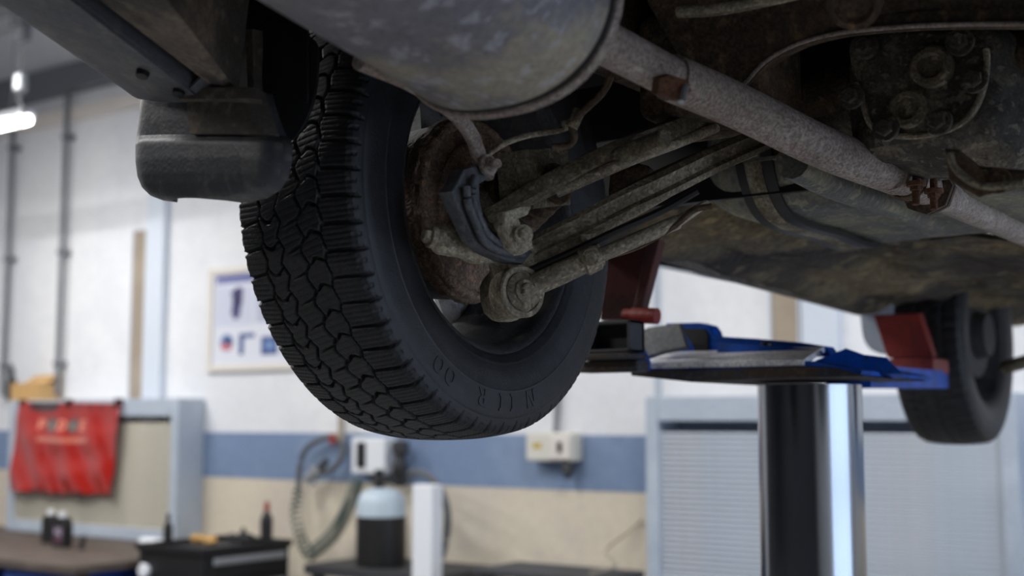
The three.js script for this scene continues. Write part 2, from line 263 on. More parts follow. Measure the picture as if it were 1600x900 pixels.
// right wall: piers and header round a wide glazed door that lets the daylight in
const DZ0 = -5.2, DZ1 = -0.2, DH = 3.6;
struct('wall_right', [box(XR, XR + T, 0, CEIL, ZB, DZ0), box(XR, XR + T, 0, CEIL, DZ1, ZF), box(XR, XR + T, DH, CEIL, DZ0, DZ1), box(XR, XR + T, 0, 0.3, DZ0, DZ1)], M.wall);
const w1 = struct('window_1', [box(XR + 0.04, XR + 0.16, 0.3, DH, DZ0, DZ0 + 0.08), box(XR + 0.04, XR + 0.16, 0.3, DH, DZ1 - 0.08, DZ1), ...[1, 2, 3].map((k) => box(XR + 0.06, XR + 0.14, 0.3, DH, DZ0 + k * 1.25 - 0.035, DZ0 + k * 1.25 + 0.035)), ...[0, 1, 2, 3].map((k) => box(XR + 0.04, XR + 0.16, 0.3 + k * 1.073, 0.38 + k * 1.073, DZ0, DZ1))], M.cab);
for (let i = 0; i < 4; i++) for (let j = 0; j < 3; j++) part('pane', box(XR + 0.095, XR + 0.1, 0.38 + j * 1.073, 0.3 + (j + 1) * 1.073, DZ0 + 0.04 + i * 1.24, DZ0 + 0.04 + (i + 1) * 1.24), M.glass, w1);
const bandTop = [-5.2275, 1.7656, -6.3500][1], bandLow = [-5.2243, 1.4451, -6.3500][1];
struct('trim_1', box(XL, XR, bandLow, bandTop, ZB, ZB + 0.006), M.band);
struct('trim_2', box(XL, XR, 0, bandLow, ZB, ZB + 0.004), M.beige);
struct('trim_3', box(XL, XR, 4.52, 4.74, ZB, ZB + 0.12), M.pipegrey);
struct('trim_4', box(XL, XR, 4.28, 4.4, ZB, ZB + 0.05), M.frame);
// wall panels of the upper wall, with their upright joint covers
const jointX = [[-3.4751, 2.5932, -6.3500][0]];
jointX.forEach((x, k) => struct('trim_' + (5 + k), box(x - 0.018, x + 0.018, bandTop, 4.28, ZB, ZB + 0.012), M.cab));
// a tan upright cover and the pale pilaster beside it, twice
const tanA = [-7.9500, 3.3038, -6.3300], tanAr = [-7.8145, 3.2922, -6.3300], tanB = [-2.7002, 2.6135, -6.3300];
for (const [x, y1, k, lab] of [[tanA[0], tanA[1], 0, 'tall narrow tan panel on the white wall above the red banner'], [tanB[0], 3.28, 1, 'tall narrow tan panel on the wall above the lift column']]) {
  struct('trim_' + (7 + k), box(x + 0.1, x + 0.3, bandTop, 4.28, ZB, ZB + 0.06, 0.01), M.pilaster);
  const p = thing('wall_panel', lab, 'panel', [x, bandTop, ZB + 0.02]);
  part('board', box(x - 0.075, x + 0.075, bandTop + 0.02, y1, ZB, ZB + 0.035, 0.006), M.tan, p);
  part('edge_strip', [box(x - 0.085, x - 0.075, bandTop + 0.02, y1 + 0.01, ZB, ZB + 0.042), box(x + 0.075, x + 0.085, bandTop + 0.02, y1 + 0.01, ZB, ZB + 0.042), box(x - 0.075, x + 0.075, y1, y1 + 0.01, ZB, ZB + 0.042)], M.pilaster, p);
}
// pipes down the wall on the left
for (const [px0, lab] of [[[-8.8778, 3.6921, -6.2800][0], 'thin grey pipe running down the white wall beside the cardboard box'], [[-9.6185, 3.2237, -6.2800][0], 'thin grey pipe at the far left of the white wall']]) {
  const t = thing('wall_pipe', lab, 'pipe', [px0, bandTop, ZB + 0.07]);
  part('tube', tube([[px0, 2.05, ZB + 0.07], [px0, 3, ZB + 0.07], [px0, 4.5, ZB + 0.07]], 0.022, { n: 10 }), M.pipegrey, t);
  for (const y of [2.3, 3.2, 4.15]) part('clip', box(px0 - 0.035, px0 + 0.035, y - 0.02, y + 0.02, ZB, ZB + 0.095, 0.004), M.pipegrey, t);
}
// crane rail under the roof with a hook on its chain
{
  const t = thing('crane_rail', 'grey steel crane rail under the roof at the upper left', 'rail', [-8, 4.2, -4.6]);
  part('web', box(XL, -1.5, 4.45, 4.63, -4.605, -4.595), M.pipegrey, t);
  part('flange', box(XL, -1.5, 4.43, 4.45, -4.67, -4.53), M.pipegrey, t); part('flange', box(XL, -1.5, 4.63, 4.65, -4.67, -4.53), M.pipegrey, t);
  for (const x of [-10, -6, -2.2]) part('hanger', box(x - 0.03, x + 0.03, 4.65, CEIL, -4.63, -4.57), M.pipegrey, t);
  const c = [-6.9833, 3.9140, -4.6000], h = thing('chain_hoist', 'steel hoist hook hanging on a chain at the upper left', 'hook', [c[0], c[1] - 0.3, c[2]]);
  const x = c[0], y = c[1], z = c[2];
  part('trolley', [box(x - 0.07, x + 0.07, 4.3, 4.43, z - 0.05, z + 0.05, 0.01), box(x - 0.05, x + 0.05, 4.2, 4.3, z - 0.035, z + 0.035, 0.01)], M.pipegrey, h);
  const ch = []; for (let k = 0, yy = 4.2; yy > y + 0.09; k++, yy -= 0.045) { const tg = new THREE.TorusGeometry(0.018, 0.006, 6, 12); tg.scale(0.75, 1.5, 1); if (k % 2) tg.rotateY(Math.PI / 2); tg.translate(x, yy - 0.02, z); ch.push(tg); }
  part('chain', ch, M.steel, h);
  part('block', box(x - 0.045, x + 0.045, y - 0.04, y + 0.09, z - 0.03, z + 0.03, 0.02), M.silver, h);
  part('hook', tube([[x, y - 0.04, z], [x, y - 0.1, z], [x + 0.05, y - 0.15, z], [x + 0.04, y - 0.22, z], [x - 0.02, y - 0.24, z], [x - 0.055, y - 0.19, z]], 0.014, { n: 10, seg: 28 }), M.pipegrey, h);
}

// ------------------------------------------------------------------ lamps: white batten luminaires with two tubes
const tubeGlow = new THREE.MeshStandardMaterial({ color: 0xffffff, emissive: new THREE.Color(...LAMP_RGB), emissiveIntensity: 3.2 });
function batten(x, y, z, label, len = 1.5, power = LAMP) {
  const t = thing('batten_lamp', label, 'lamp', [x, y, z], 'fluorescent lamps under the roof');
  part('housing', box(x - len / 2, x + len / 2, y + 0.03, y + 0.075, z - 0.05, z + 0.05, 0.008), M.white, t);
  part('tube', [spin([x - len / 2, y, z], [x + len / 2, y, z], [[0, 0], [0, 0.02], [0.012, 0.032], [len - 0.012, 0.032], [len, 0.02], [len, 0]], 16)], tubeGlow, t);
  for (const s of [-1, 1]) part('suspension_wire', tube([[x + s * len * 0.36, y + 0.075, z], [x + s * len * 0.36, (y + CEIL) / 2, z], [x + s * len * 0.36, CEIL, z]], 0.004, { n: 6, seg: 4 }), M.pipegrey, t);
  const l = new THREE.RectAreaLight(new THREE.Color(...LAMP_RGB), power, len, 0.1); l.position.set(0, -0.035, 0); l.rotation.x = -Math.PI / 2; l.castShadow = true; t.add(l);
}
const lampEnd = [-7.4741, 3.8484, -5.0000];
batten(lampEnd[0] - 0.75, lampEnd[1], lampEnd[2], 'glowing white tube lamp hanging at the far left edge', 1.5, LAMP * 0.4);
const spots = [[-8.2, 4.4, -3.4], [-4.8, 4.4, -3.2], [-1.6, 4.4, -3.9], [1.8, 4.4, -4.2], [-8, 4.4, -1.5], [-4.4, 4.4, -1.0], [2.8, 4.4, -1.2], [-4.4, 4.4, 2.0], [1, 4.4, 1.8]];
for (const [x, y, z] of spots) batten(x, y, z, 'white tube lamp under the roof outside the picture');

// ------------------------------------------------------------------ shutter cabinets on the wall
function shutterCabinet(x0, x1, y0, y1, z0, z1, m, sm_, label, capTone) {
  const t = thing('shutter_cabinet', label, 'cabinet', [(x0 + x1) / 2, y0, z0]), fr = 0.075, head = 0.13;
  part('side_panel', box(x0, x0 + fr, y0, y1, z0, z1, 0.006), m, t); part('side_panel', box(x1 - fr, x1, y0, y1, z0, z1, 0.006), m, t);
  part('top_panel', box(x0 + fr, x1 - fr, y1 - head, y1, z0, z1, 0.006), m, t);
  part('bottom_rail', box(x0 + fr, x1 - fr, y0, y0 + 0.05, z0, z1, 0.004), m, t);
  part('back_panel', box(x0 + fr, x1 - fr, y0 + 0.05, y1 - head, z0, z0 + 0.01), m, t);
  const p = 0.0285, n = Math.floor((y1 - head - 0.03 - y0 - 0.05) / p), g = sweep([[x0 + fr, 0, 0], [x1 - fr, 0, 0]], [[-0.004, -p / 2 + 0.001], [0.004, -p / 2 + 0.001], [0.011, -p * 0.2], [0.012, p * 0.15], [0.005, p / 2 - 0.002], [-0.004, p / 2 - 0.002]].map(([a, b]) => [-a, b]), { seg: 1 });
  const gg = faceUV(g, sm_.userData.m), o = originOf(t);
  for (let k = 0; k < n; k++) { const s = new THREE.Mesh(gg, sm_); s.name = k ? 'slat_' + String(k).padStart(3, '0') : 'slat'; s.position.set(-o.x, y0 + 0.05 + p * (k + 0.5) - o.y, z1 - 0.03 - o.z); s.castShadow = s.receiveShadow = true; t.add(s); }
  part('handle_rail', box(x0 + fr, x1 - fr, y0 + 0.05, y0 + 0.085, z1 - 0.03, z1 - 0.008, 0.004), m, t);
  return t;
}
const FC = 6.1, ZC = -FC;
const LC0 = [-9.2259, 1.4777, -6.1000], LC1 = [-7.2068, 1.5197, -6.1000], LCt = [-7.2265, 2.0073, -6.1000][1], LCb = 0.985;
const RC0 = [-3.4214, 1.5986, -6.1000], RC1 = [-1.4953, 1.6387, -6.1000], RCt = [-3.0677, 1.9761, -6.1000][1];
shutterCabinet(LC0[0], LC1[0], LCb, LCt, ZB + 0.005, ZC, M.cab, M.slatcream, 'grey wall cabinet with cream roller shutter behind the red banner');
shutterCabinet(RC0[0], RC1[0], 0.94, RCt, ZB + 0.005, ZC, M.cab, M.slatgrey, 'grey roller shutter cabinet behind the lift column');

// workbench along the wall
const BT = 0.98;
function workbench(x0, x1, z1, label, m, fronts) {
  const t = thing('workbench', label, 'workbench', [(x0 + x1) / 2, 0, (ZB + z1) / 2]);
  part('worktop', box(x0, x1, BT - 0.05, BT, ZB + 0.01, z1, 0.006), m, t);
  for (const x of [x0 + 0.05, x1 - 0.05]) for (const z of [ZB + 0.08, z1 - 0.1]) part('leg', box(x - 0.03, x + 0.03, 0, BT - 0.05, z - 0.03, z + 0.03), M.black, t);
  for (const [a, b] of fronts) {
    const c = part('drawer_unit', box(a, b, 0.1, BT - 0.05, ZB + 0.1, z1 - 0.06, 0.01), M.drawerblue, t);
    for (let k = 0; k < 4; k++) part('drawer', box(a + 0.02, b - 0.02, 0.13 + k * 0.195, 0.31 + k * 0.195, z1 - 0.06, z1 - 0.035, 0.005), M.drawerblue, c);
  }
  return t;
}
workbench(-11.3, -6.62, [-6.7120, 0.9800, -4.8425][2], 'dark wooden workbench with blue drawers under the red banner', M.bench, [[-7.4, -6.7], [-9.6, -8.8]]);

// red vinyl banner hung over the shutter
{
  const tl = [-9.0486, 1.9944, -6.0500], tr = [-7.7932, 1.9747, -6.0500], bl = [-9.1288, 1.2911, -6.0500], br = [-7.8698, 1.3031, -6.0500];
  const cv = document.createElement('canvas'); cv.width = 512; cv.height = 432; const c = cv.getContext('2d');
  c.fillStyle = '#9e1a12'; c.fillRect(0, 0, 512, 432);
  for (let k = 0; k < 500; k++) { c.fillStyle = k % 2 ? 'rgba(120,16,12,0.10)' : 'rgba(225,70,50,0.08)'; c.fillRect(rnd() * 512, rnd() * 432, 8 + rnd() * 40, 3 + rnd() * 14); }
  c.fillStyle = '#2b0f10'; c.fillRect(60, 0, 160, 34); c.fillStyle = 'rgba(50,12,12,0.75)'; c.fillRect(84, 34, 110, 14);
  c.fillStyle = 'rgba(70,18,16,0.8)'; for (const x of [262, 310, 362, 414, 462]) c.fillRect(x, 6, 26, 22);
  c.textAlign = 'center'; c.font = 'bold 74px sans-serif'; c.fillStyle = '#d98a72'; c.fillText('P', 132, 134); c.fillText('D', 238, 134); c.fillText('E', 340, 134);
  c.font = 'bold 84px sans-serif'; c.fillStyle = '#4e4c46'; for (const x of [186, 290]) { c.beginPath(); c.ellipse(x, 108, 25, 38, 0, 0, 7); c.fill(); } c.fillStyle = '#85807a'; for (const x of [186, 290]) { c.beginPath(); c.ellipse(x, 110, 8, 20, 0, 0, 7); c.fill(); }
  c.font = 'bold 34px sans-serif'; c.fillStyle = '#dd9c84'; c.fillText('WWWWWWWWW', 250, 190, 250);
  c.fillStyle = 'rgba(70,12,10,0.9)'; for (let x = 120; x < 400; x += 56) c.fillRect(x, 416, 40, 16);
  const tx = new THREE.CanvasTexture(cv); tx.colorSpace = THREE.SRGBColorSpace;
  const mt = new THREE.MeshPhysicalMaterial({ map: tx, roughness: 0.3, clearcoat: 0.4, clearcoatRoughness: 0.15 });
  const nu = 60, nv = 48, P = [], U = [], I = [];
  const pos = (u, v) => { const a = lerp(tl, tr, u), b = lerp(bl, br, u), q = lerp(a, b, v); const f = Math.sin((u * 1.0 - v * 0.35) * 21 + Math.sin(v * 3) * 0.8) * 0.012 * (0.3 + v) * step(0.02, 0.3, Math.abs(u - 0.35) + 0.15) + (n3(u * 5, v * 5, 3) - 0.5) * 0.03; return [q[0], q[1] + 0.008 * Math.sin(u * 9) * v, q[2] + f]; };
  for (let j = 0; j <= nv; j++) for (let i = 0; i <= nu; i++) { P.push(...pos(i / nu, j / nv)); U.push(i / nu, 1 - j / nv); }
  for (let j = 0; j < nv; j++) for (let i = 0; i < nu; i++) { const a = j * (nu + 1) + i; I.push(a, a + nu + 1, a + 1, a + 1, a + nu + 1, a + nu + 2); }
  const g = new THREE.BufferGeometry(); g.setAttribute('position', new THREE.Float32BufferAttribute(P, 3)); g.setAttribute('uv', new THREE.Float32BufferAttribute(U, 2)); g.setIndex(I); g.computeVertexNormals();
  const t = thing('banner', 'crumpled red vinyl banner with pale lettering hanging over the cream shutter', 'banner', bl);
  part('cloth', g, mt, t, true);
  for (const u of [0.03, 0.5, 0.97]) { const q = lerp(tl, tr, u); part('clip', box(q[0] - 0.015, q[0] + 0.015, q[1] - 0.03, LCt + 0.004, q[2] - 0.05, q[2] + 0.012, 0.004), M.black, t); }
}
// cardboard box and a dark spray bottle on the cabinet
{
  const a = [-9.2589, 2.0495, -6.2000], b = [-8.8342, 2.0448, -6.2000], x0 = a[0], x1 = b[0] - 0.05, y0 = LCt, h = 0.2, z0 = -6.32, z1 = -6.12;
  const t = thing('cardboard_box', 'small open cardboard box standing on the cabinet above the red banner', 'box', [(x0 + x1) / 2, y0, -6.22]);
  part('side', box(x0, x1, y0, y0 + h * 0.7, z1 - 0.006, z1), M.card, t); part('side', box(x0, x1, y0, y0 + h, z0, z0 + 0.006), M.card, t);
  part('side', box(x0, x0 + 0.006, y0, y0 + h * 0.7, z0 + 0.006, z1 - 0.006), M.card, t); part('side', box(x1 - 0.006, x1, y0, y0 + h * 0.7, z0 + 0.006, z1 - 0.006), M.card, t);
  part('bottom', box(x0 + 0.006, x1 - 0.006, y0, y0 + 0.006, z0 + 0.006, z1 - 0.006), M.card, t);
  const fl = box(x0 + 0.09, x1 + 0.02, 0, 0.006, 0, 0.15); fl.rotateX(0.5); fl.translate(0, y0 + h, z0 + 0.02); part('flap', fl, M.card, t);
}
function sprayBottle(p, s, m, label, cap = M.black) {
  const t = thing('spray_bottle', label, 'bottle', p), q = (y) => [p[0], p[1] + y * s, p[2]];
  part('body', spin(p, q(1), [[0, 0], [0, 0.036 * s], [0.005 * s, 0.04 * s], [0.14 * s, 0.04 * s], [0.17 * s, 0.03 * s], [0.185 * s, 0.017 * s], [0.2 * s, 0.016 * s], [0.2 * s, 0]], 20), m, t);
  part('cap', spin(q(0.2), q(1), [[0, 0], [0, 0.019 * s], [0.04 * s, 0.017 * s], [0.055 * s, 0.01 * s], [0.055 * s, 0]], 16), cap, t);
  return t;
}
{ const x0b = [-9.2589, 2.0495, -6.2000][0]; sprayBottle([x0b - 0.06, LCt, -6.17], 1.05, M.black, 'dark bottle beside the cardboard box on the cabinet'); }
// two black oil bottles with white caps on the bench
for (const [q, s, lab] of [[[-7.6967, 0.9800, -5.5323], 1, 'black oil bottle with printed label and white cap on the bench, the nearer of two'], [[-8.0229, 0.9800, -5.6699], 0.97, 'black oil bottle with white cap on the bench, the rear one of two']]) {
  const x = q[0], y = BT, z = q[2], t = thing('oil_bottle', lab, 'bottle', [x, y, z]);
  const g = new THREE.ExtrudeGeometry(new THREE.Shape([[-0.062, 0], [0.062, 0], [0.066, 0.02], [0.066, 0.15], [0.05, 0.19], [0.02, 0.205], [-0.035, 0.205], [-0.06, 0.18], [-0.066, 0.14], [-0.066, 0.02]].map(([a, b]) => new THREE.Vector2(a * s, b * s))), { depth: 0.06, bevelSize: 0.008, bevelThickness: 0.008, bevelOffset: -0.008, bevelSegments: 2 });
  g.translate(x, y, z - 0.03); part('body', g, M.black, t);
  part('cap', spin([x - 0.008, y + 0.205 * s, z], [x - 0.008, y + 1, z], [[0, 0], [0, 0.027], [0.03, 0.026], [0.034, 0.02], [0.034, 0]], 18), M.white, t);
  const lb = document.createElement('canvas'); lb.width = 128; lb.height = 128; const c = lb.getContext('2d'); c.fillStyle = '#4a4050'; c.fillRect(0, 0, 128, 128); c.fillStyle = '#b9aec2'; for (let k = 0; k < 40; k++) c.fillRect(8 + rnd() * 96, 10 + rnd() * 54, 4 + rnd() * 14, 8); c.fillStyle = '#5a2430'; c.fillRect(8, 92, 112, 24);
  const tx = new THREE.CanvasTexture(lb); tx.colorSpace = THREE.SRGBColorSpace; const pl = new THREE.PlaneGeometry(0.1 * s, 0.12 * s); pl.translate(x, y + 0.085 * s, z + 0.0385);
  if (s === 1) part('label', pl, new THREE.MeshStandardMaterial({ map: tx, roughness: 0.5 }), t, true);
}
{ const p = [-7.4396, 0.9800, -5.4991]; const t = thing('small_figure', 'small dark nozzle piece standing on the bench by the shutter', 'nozzle', [p[0], BT, p[2]]); part('base', spin([p[0], BT, p[2]], [p[0], 2, p[2]], [[0, 0], [0, 0.025], [0.03, 0.02], [0.05, 0.012], [0.05, 0]], 14), M.black, t); part('tip', spin([p[0] + 0.01, BT + 0.05, p[2]], [p[0] + 0.03, BT + 0.12, p[2]], [[0, 0], [0, 0.018], [0.03, 0.02], [0.05, 0.006], [0.05, 0]], 12), M.black, t); }
// black roller tool cabinet: its drawers face the camera's right
{
  const top = 1.1, c0 = [-5.8896, 1.1000, -5.2017], c1 = [-5.8742, 1.1000, -5.8553], l0 = [-6.4723, 1.1000, -5.1759], x1 = c0[0], x0 = l0[0], z1 = c0[2], z0 = c1[2] - 0.05;
  const t = thing('tool_cabinet', 'black tool cabinet with silver drawer pulls in front of the bench', 'tool cabinet', [(x0 + x1) / 2, 0, (z0 + z1) / 2]);
  part('body', box(x0, x1, 0.12, top - 0.04, z0, z1, 0.008), M.black, t); part('top_tray', [box(x0 - 0.015, x1 + 0.015, top - 0.04, top - 0.03, z0 - 0.015, z1 + 0.015), box(x0 - 0.015, x0, top - 0.03, top, z0 - 0.015, z1 + 0.015), box(x1, x1 + 0.015, top - 0.03, top, z0 - 0.015, z1 + 0.015), box(x0, x1, top - 0.03, top, z1, z1 + 0.015), box(x0, x1, top - 0.03, top, z0 - 0.015, z0)], M.black, t);
  for (let k = 0; k < 5; k++) { const y = top - 0.18 - k * 0.16, d = part('drawer', box(x1, x1 + 0.018, y, y + 0.13, z0 + 0.03, z1 - 0.03, 0.004), M.black, t); part('pull', box(x1 + 0.018, x1 + 0.034, y + 0.075, y + 0.115, z0 + 0.06, z1 - 0.06, 0.006), M.silver, d); }
  for (const x of [x0 + 0.08, x1 - 0.08]) for (const z of [z0 + 0.08, z1 - 0.08]) part('castor', spin([x - 0.02, 0.055, z], [x + 0.02, 0.055, z], [[0, 0], [0, 0.05], [0.004, 0.055], [0.036, 0.055], [0.04, 0.05], [0.04, 0]], 16), M.black, t);
  part('lock_knob', spin([x0 + 0.08, top - 0.16, z1], [x0 + 0.08, top - 0.16, z1 + 0.04], [[0, 0], [0, 0.035], [0.03, 0.045], [0.04, 0.035], [0.04, 0]], 18), M.white, t);
  const tp = top - 0.03, zz = (z0 + z1) / 2;
  const A = [-6.5309, 1.0700, -5.4723], B = [-6.1628, 1.0700, -5.9698], C = [-6.3780, 1.0700, -5.6321], D = [-6.2623, 1.0700, -5.8459], E = [-6.5833, 1.0700, -5.3840];
  sprayBottle([A[0], tp, A[2]], 0.75, M.black, 'small black bottle on the tool cabinet in front of the cream shutter');
  sprayBottle([B[0], tp, B[2]], 1.0, M.liner, 'black spray bottle with red tip standing on the tool cabinet', M.redcap);
  const lump = (c, f, h) => cast((x, y, z) => Math.max(f(x, y, z), tp + 0.002 - y), [c[0] - 0.17, tp - 0.004, c[2] - 0.14], [c[0] + 0.17, tp + h, c[2] + 0.14], 0.008);
  single('leather_glove', 'crumpled tan leather work glove on the tool cabinet', 'glove', lump(C, lumpy(join(0.03, capsule([C[0] - 0.08, tp + 0.02, C[2]], [C[0] + 0.05, tp + 0.025, C[2] - 0.03], 0.03), capsule([C[0] + 0.03, tp + 0.02, C[2]], [C[0] + 0.1, tp + 0.014, C[2] + 0.03], 0.014), capsule([C[0] + 0.03, tp + 0.02, C[2]], [C[0] + 0.11, tp + 0.014, C[2] - 0.01], 0.014)), 0.014, 16), 0.1), M.wood);
  single('rag', 'black bunched rag beside the spray bottle on the tool cabinet', 'rag', lump(D, lumpy(join(0.03, capsule([D[0] - 0.08, tp + 0.02, D[2]], [D[0] + 0.05, tp + 0.02, D[2] - 0.03], 0.03), capsule([D[0], tp + 0.02, D[2]], [D[0] + 0.015, tp + 0.085, D[2]], 0.035, 0.012)), 0.02, 22), 0.14), M.black);
  single('paper_towel', 'crumpled white paper towel on the tool cabinet', 'towel', lump(E, lumpy(roundbox([E[0], tp + 0.02, E[2]], [0.07, 0.022, 0.05], 0.018), 0.014, 18), 0.08), M.white);
}
// small dark bench that carries the gas bottle
{
  const x0 = -5.6, x1 = -4.55, z1 = -5.74, t = thing('side_bench', 'low dark bench under the coiled green hose', 'bench', [(x0 + x1) / 2, 0, -5.98]);
  part('worktop', box(x0, x1, BT - 0.06, BT, ZB + 0.01, z1, 0.006), M.charcoal, t);
  for (const x of [x0 + 0.05, x1 - 0.05]) for (const z of [ZB + 0.08, z1 - 0.08]) part('leg', box(x - 0.03, x + 0.03, 0, BT - 0.06, z - 0.03, z + 0.03), M.black, t);
  const p = [-5.1634, 1.2983, -5.9500], x = p[0], z = -5.95, y = BT, yt = [-5.1653, 1.4322, -5.9500][1], ym = [-5.1631, 1.2754, -5.9500][1], r = 0.15;
  const c = thing('gas_bottle', 'squat gas bottle with black body and pale blue shoulder under the wall socket', 'gas bottle', [x, y, z]);
  part('body', spin([x, y, z], [x, 3, z], [[0, 0], [0, r * 0.94], [0.015, r], [ym - y, r], [ym - y, 0]], 32), M.black, c);
  part('shoulder', spin([x, ym, z], [x, 3, z], [[0, 0], [0, r], [(yt - ym) * 0.5, r * 0.99], [(yt - ym) * 0.8, r * 0.88], [yt - ym, r * 0.6], [yt - ym + 0.01, r * 0.3], [yt - ym + 0.01, 0]], 32), M.paleblue, c);
  part('valve', [spin([x - 0.02, yt, z], [x - 0.02, 3, z], [[0, 0], [0, 0.03], [0.05, 0.028], [0.06, 0.02], [0.09, 0.02], [0.1, 0.03], [0.12, 0.03], [0.12, 0]], 14), rod([x - 0.07, yt + 0.06, z], [x + 0.07, yt + 0.06, z], 0.016)], M.black, c);
}
// sockets and boxes on the wall
{
  const a = [-5.6625, 1.5074, -6.2200], b = [-5.3774, 1.7396, -6.2200], t = thing('socket_box', 'white wall socket box with a black slot above the gas bottle', 'socket box', [a[0], a[1], ZB]);
  part('housing', box(a[0], b[0], a[1], b[1], ZB + 0.006, -6.22, 0.015), M.white, t);
  const c = [-5.6098, 1.5457, -6.2100], d = [-5.5357, 1.7099, -6.2100]; part('socket_cover', box(c[0], d[0], c[1], d[1], -6.225, -6.21, 0.006), M.black, t);
  const r0 = [-5.3401, 1.4359, -6.2000], r1 = [-5.1861, 1.7095, -6.2000], g = thing('pressure_regulator', 'dark pressure regulator with gauges beside the white socket box', 'regulator', [r0[0], r0[1], ZB]), cx = (r0[0] + r1[0]) / 2;
  part('body', spin([cx, r0[1], -6.24], [cx, 9, -6.24], [[0, 0], [0, 0.03], [0.02, 0.05], [0.14, 0.05], [0.16, 0.035], [0.2, 0.035], [0.215, 0.055], [0.27, 0.055], [0.285, 0.04], [0.285, 0]], 20), M.charcoal, g);
  part('gauge', spin([cx + 0.03, r0[1] + 0.09, -6.2], [cx + 0.05, r0[1] + 0.09, -6.1], [[0, 0], [0, 0.04], [0.03, 0.04], [0.034, 0.035], [0.034, 0]], 20), M.black, g);
  part('pipe', tube([[cx, r0[1] + 0.28, -6.24], [cx + 0.01, r0[1] + 0.4, -6.28], [cx + 0.01, r0[1] + 0.8, -6.31]], 0.015), M.pipegrey, g);
}
{
  const a = [-4.2960, 1.6140, -6.2200], b = [-3.9709, 1.7796, -6.2200], t = thing('switch_box', 'beige electrical box with a switch and cable on the blue wall band', 'switch box', [a[0], a[1], ZB]);
  part('housing', box(a[0], b[0], a[1], b[1], ZB + 0.006, -6.23, 0.012), M.offwhite, t);
  const m = lerp(a, b, 0.55); part('cover', box(m[0], b[0] - 0.012, a[1] + 0.012, b[1] - 0.012, -6.235, -6.21, 0.006), M.frame, t);
  part('switch', box(m[0] + 0.06, m[0] + 0.085, (a[1] + b[1]) / 2 - 0.03, (a[1] + b[1]) / 2 + 0.03, -6.212, -6.195, 0.004), M.black, t);
  part('sticker', box(a[0] + 0.05, a[0] + 0.11, (a[1] + b[1]) / 2 - 0.012, (a[1] + b[1]) / 2 + 0.022, -6.231, -6.2285), M.yellow, t);
  part('plug', [rod([b[0] - 0.05, a[1] + 0.005, -6.27], [b[0] - 0.05, a[1] - 0.07, -6.25], 0.04, 0.032), rod([b[0] - 0.05, a[1] - 0.065, -6.255], [b[0] - 0.05, a[1] - 0.1, -6.25], 0.02, 0.015)], M.charcoal, t);
  const c = [-4.1326, 1.8376, -6.3000]; part('cable', tube([[c[0], b[1] - 0.01, -6.3], [c[0], b[1] + 0.3, -6.33], [c[0], b[1] + 1.2, -6.335]], 0.016, { n: 8 }), M.pipegrey, t);
}
// green spiral air hose and the grey loop above it
{
  const helix = (pts, r, turns, wire, mat, parent, name) => { const c = new THREE.CatmullRomCurve3(pts.map(V)), P = [], n = turns * 12; for (let i = 0; i <= n; i++) { const t = i / n, [s, u] = frameOf(c.getTangent(t), [0, 0, 1]), q = c.getPoint(t), a = t * turns * 2 * Math.PI; P.push(q.addScaledVector(s, r * Math.cos(a)).addScaledVector(u, r * Math.sin(a))); } return part(name, sweep(P, ring(wire, 6), { seg: n * 1, up: [0.3, 0.2, 1] }), mat, parent); };
  const t = thing('spiral_hose', 'green spiral air hose hanging in a loop from the wall', 'hose', [-5.8926, 0.9750, -6.1000]);
  helix([[-5.5327, 1.4806, -6.1500], [-5.5843, 1.3115, -6.1200], [-5.6997, 1.1270, -6.1000], [-5.8905, 0.9850, -6.0800]], 0.04, 24, 0.0075, M.greenhose, t, 'thick_coil');
  helix([[-6.1099, 1.3923, -6.2000], [-6.1101, 1.2466, -6.1800], [-6.0300, 1.0862, -6.1500], [-5.8983, 0.9747, -6.1000]], 0.034, 13, 0.006, M.greenhose, t, 'loose_coil');
  const h = thing('air_hose', 'grey air hose looped on the blue wall band above the spiral hose', 'hose', [-5.9624, 1.4993, -6.2500]);
  part('loop', tube([[-6.1293, 1.3782, -6.2200], [-6.1405, 1.5166, -6.2400], [-6.1059, 1.6443, -6.2500], [-5.9882, 1.7175, -6.2600], [-5.8422, 1.7354, -6.2700], [-5.7693, 1.6695, -6.2600], [-5.7830, 1.5784, -6.2400], [-5.8880, 1.5104, -6.2200], [-5.9490, 1.4930, -6.2000]], 0.02, { seg: 60 }), M.greyhose, h);
  const k = [-5.9586, 1.4934, -6.1800]; part('coupling', [rod([k[0] - 0.05, k[1] - 0.03, k[2]], [k[0] + 0.05, k[1] + 0.03, k[2]], 0.035, 0.03), rod([k[0], k[1] - 0.07, k[2]], [k[0], k[1] + 0.06, k[2]], 0.024)], M.silver, h);
  part('nozzle', rod([k[0] + 0.02, k[1] + 0.02, k[2] - 0.02], [k[0] + 0.08, k[1] + 0.1, k[2] - 0.05], 0.03, 0.02), M.black, h);
  const v = [-5.7969, 1.7441, -6.2700]; part('tap', [rod([v[0], v[1] - 0.03, v[2]], [v[0], v[1] + 0.22, v[2]], 0.022), rod([v[0] - 0.05, v[1], v[2] + 0.02], [v[0], v[1], v[2] + 0.02], 0.024)], M.tan, h);
  part('tap_lever', box(v[0] - 0.05, v[0] - 0.015, v[1] - 0.05, v[1] + 0.02, v[2] + 0.02, v[2] + 0.06, 0.005), M.redcap, h);
  single('black_hose', 'black hose arching down in front of the beige wall beside the white post', 'hose', tube([[-5.0864, 1.5166, -6.1200], [-4.9370, 1.5396, -6.0000], [-4.7481, 1.5175, -5.9000], [-4.6460, 1.4402, -5.8800], [-4.6030, 1.3250, -5.8800], [-4.6114, 1.1795, -5.8800], [-4.6480, 1.0615, -5.8800]], 0.021, { seg: 50 }), M.greyhose);
}
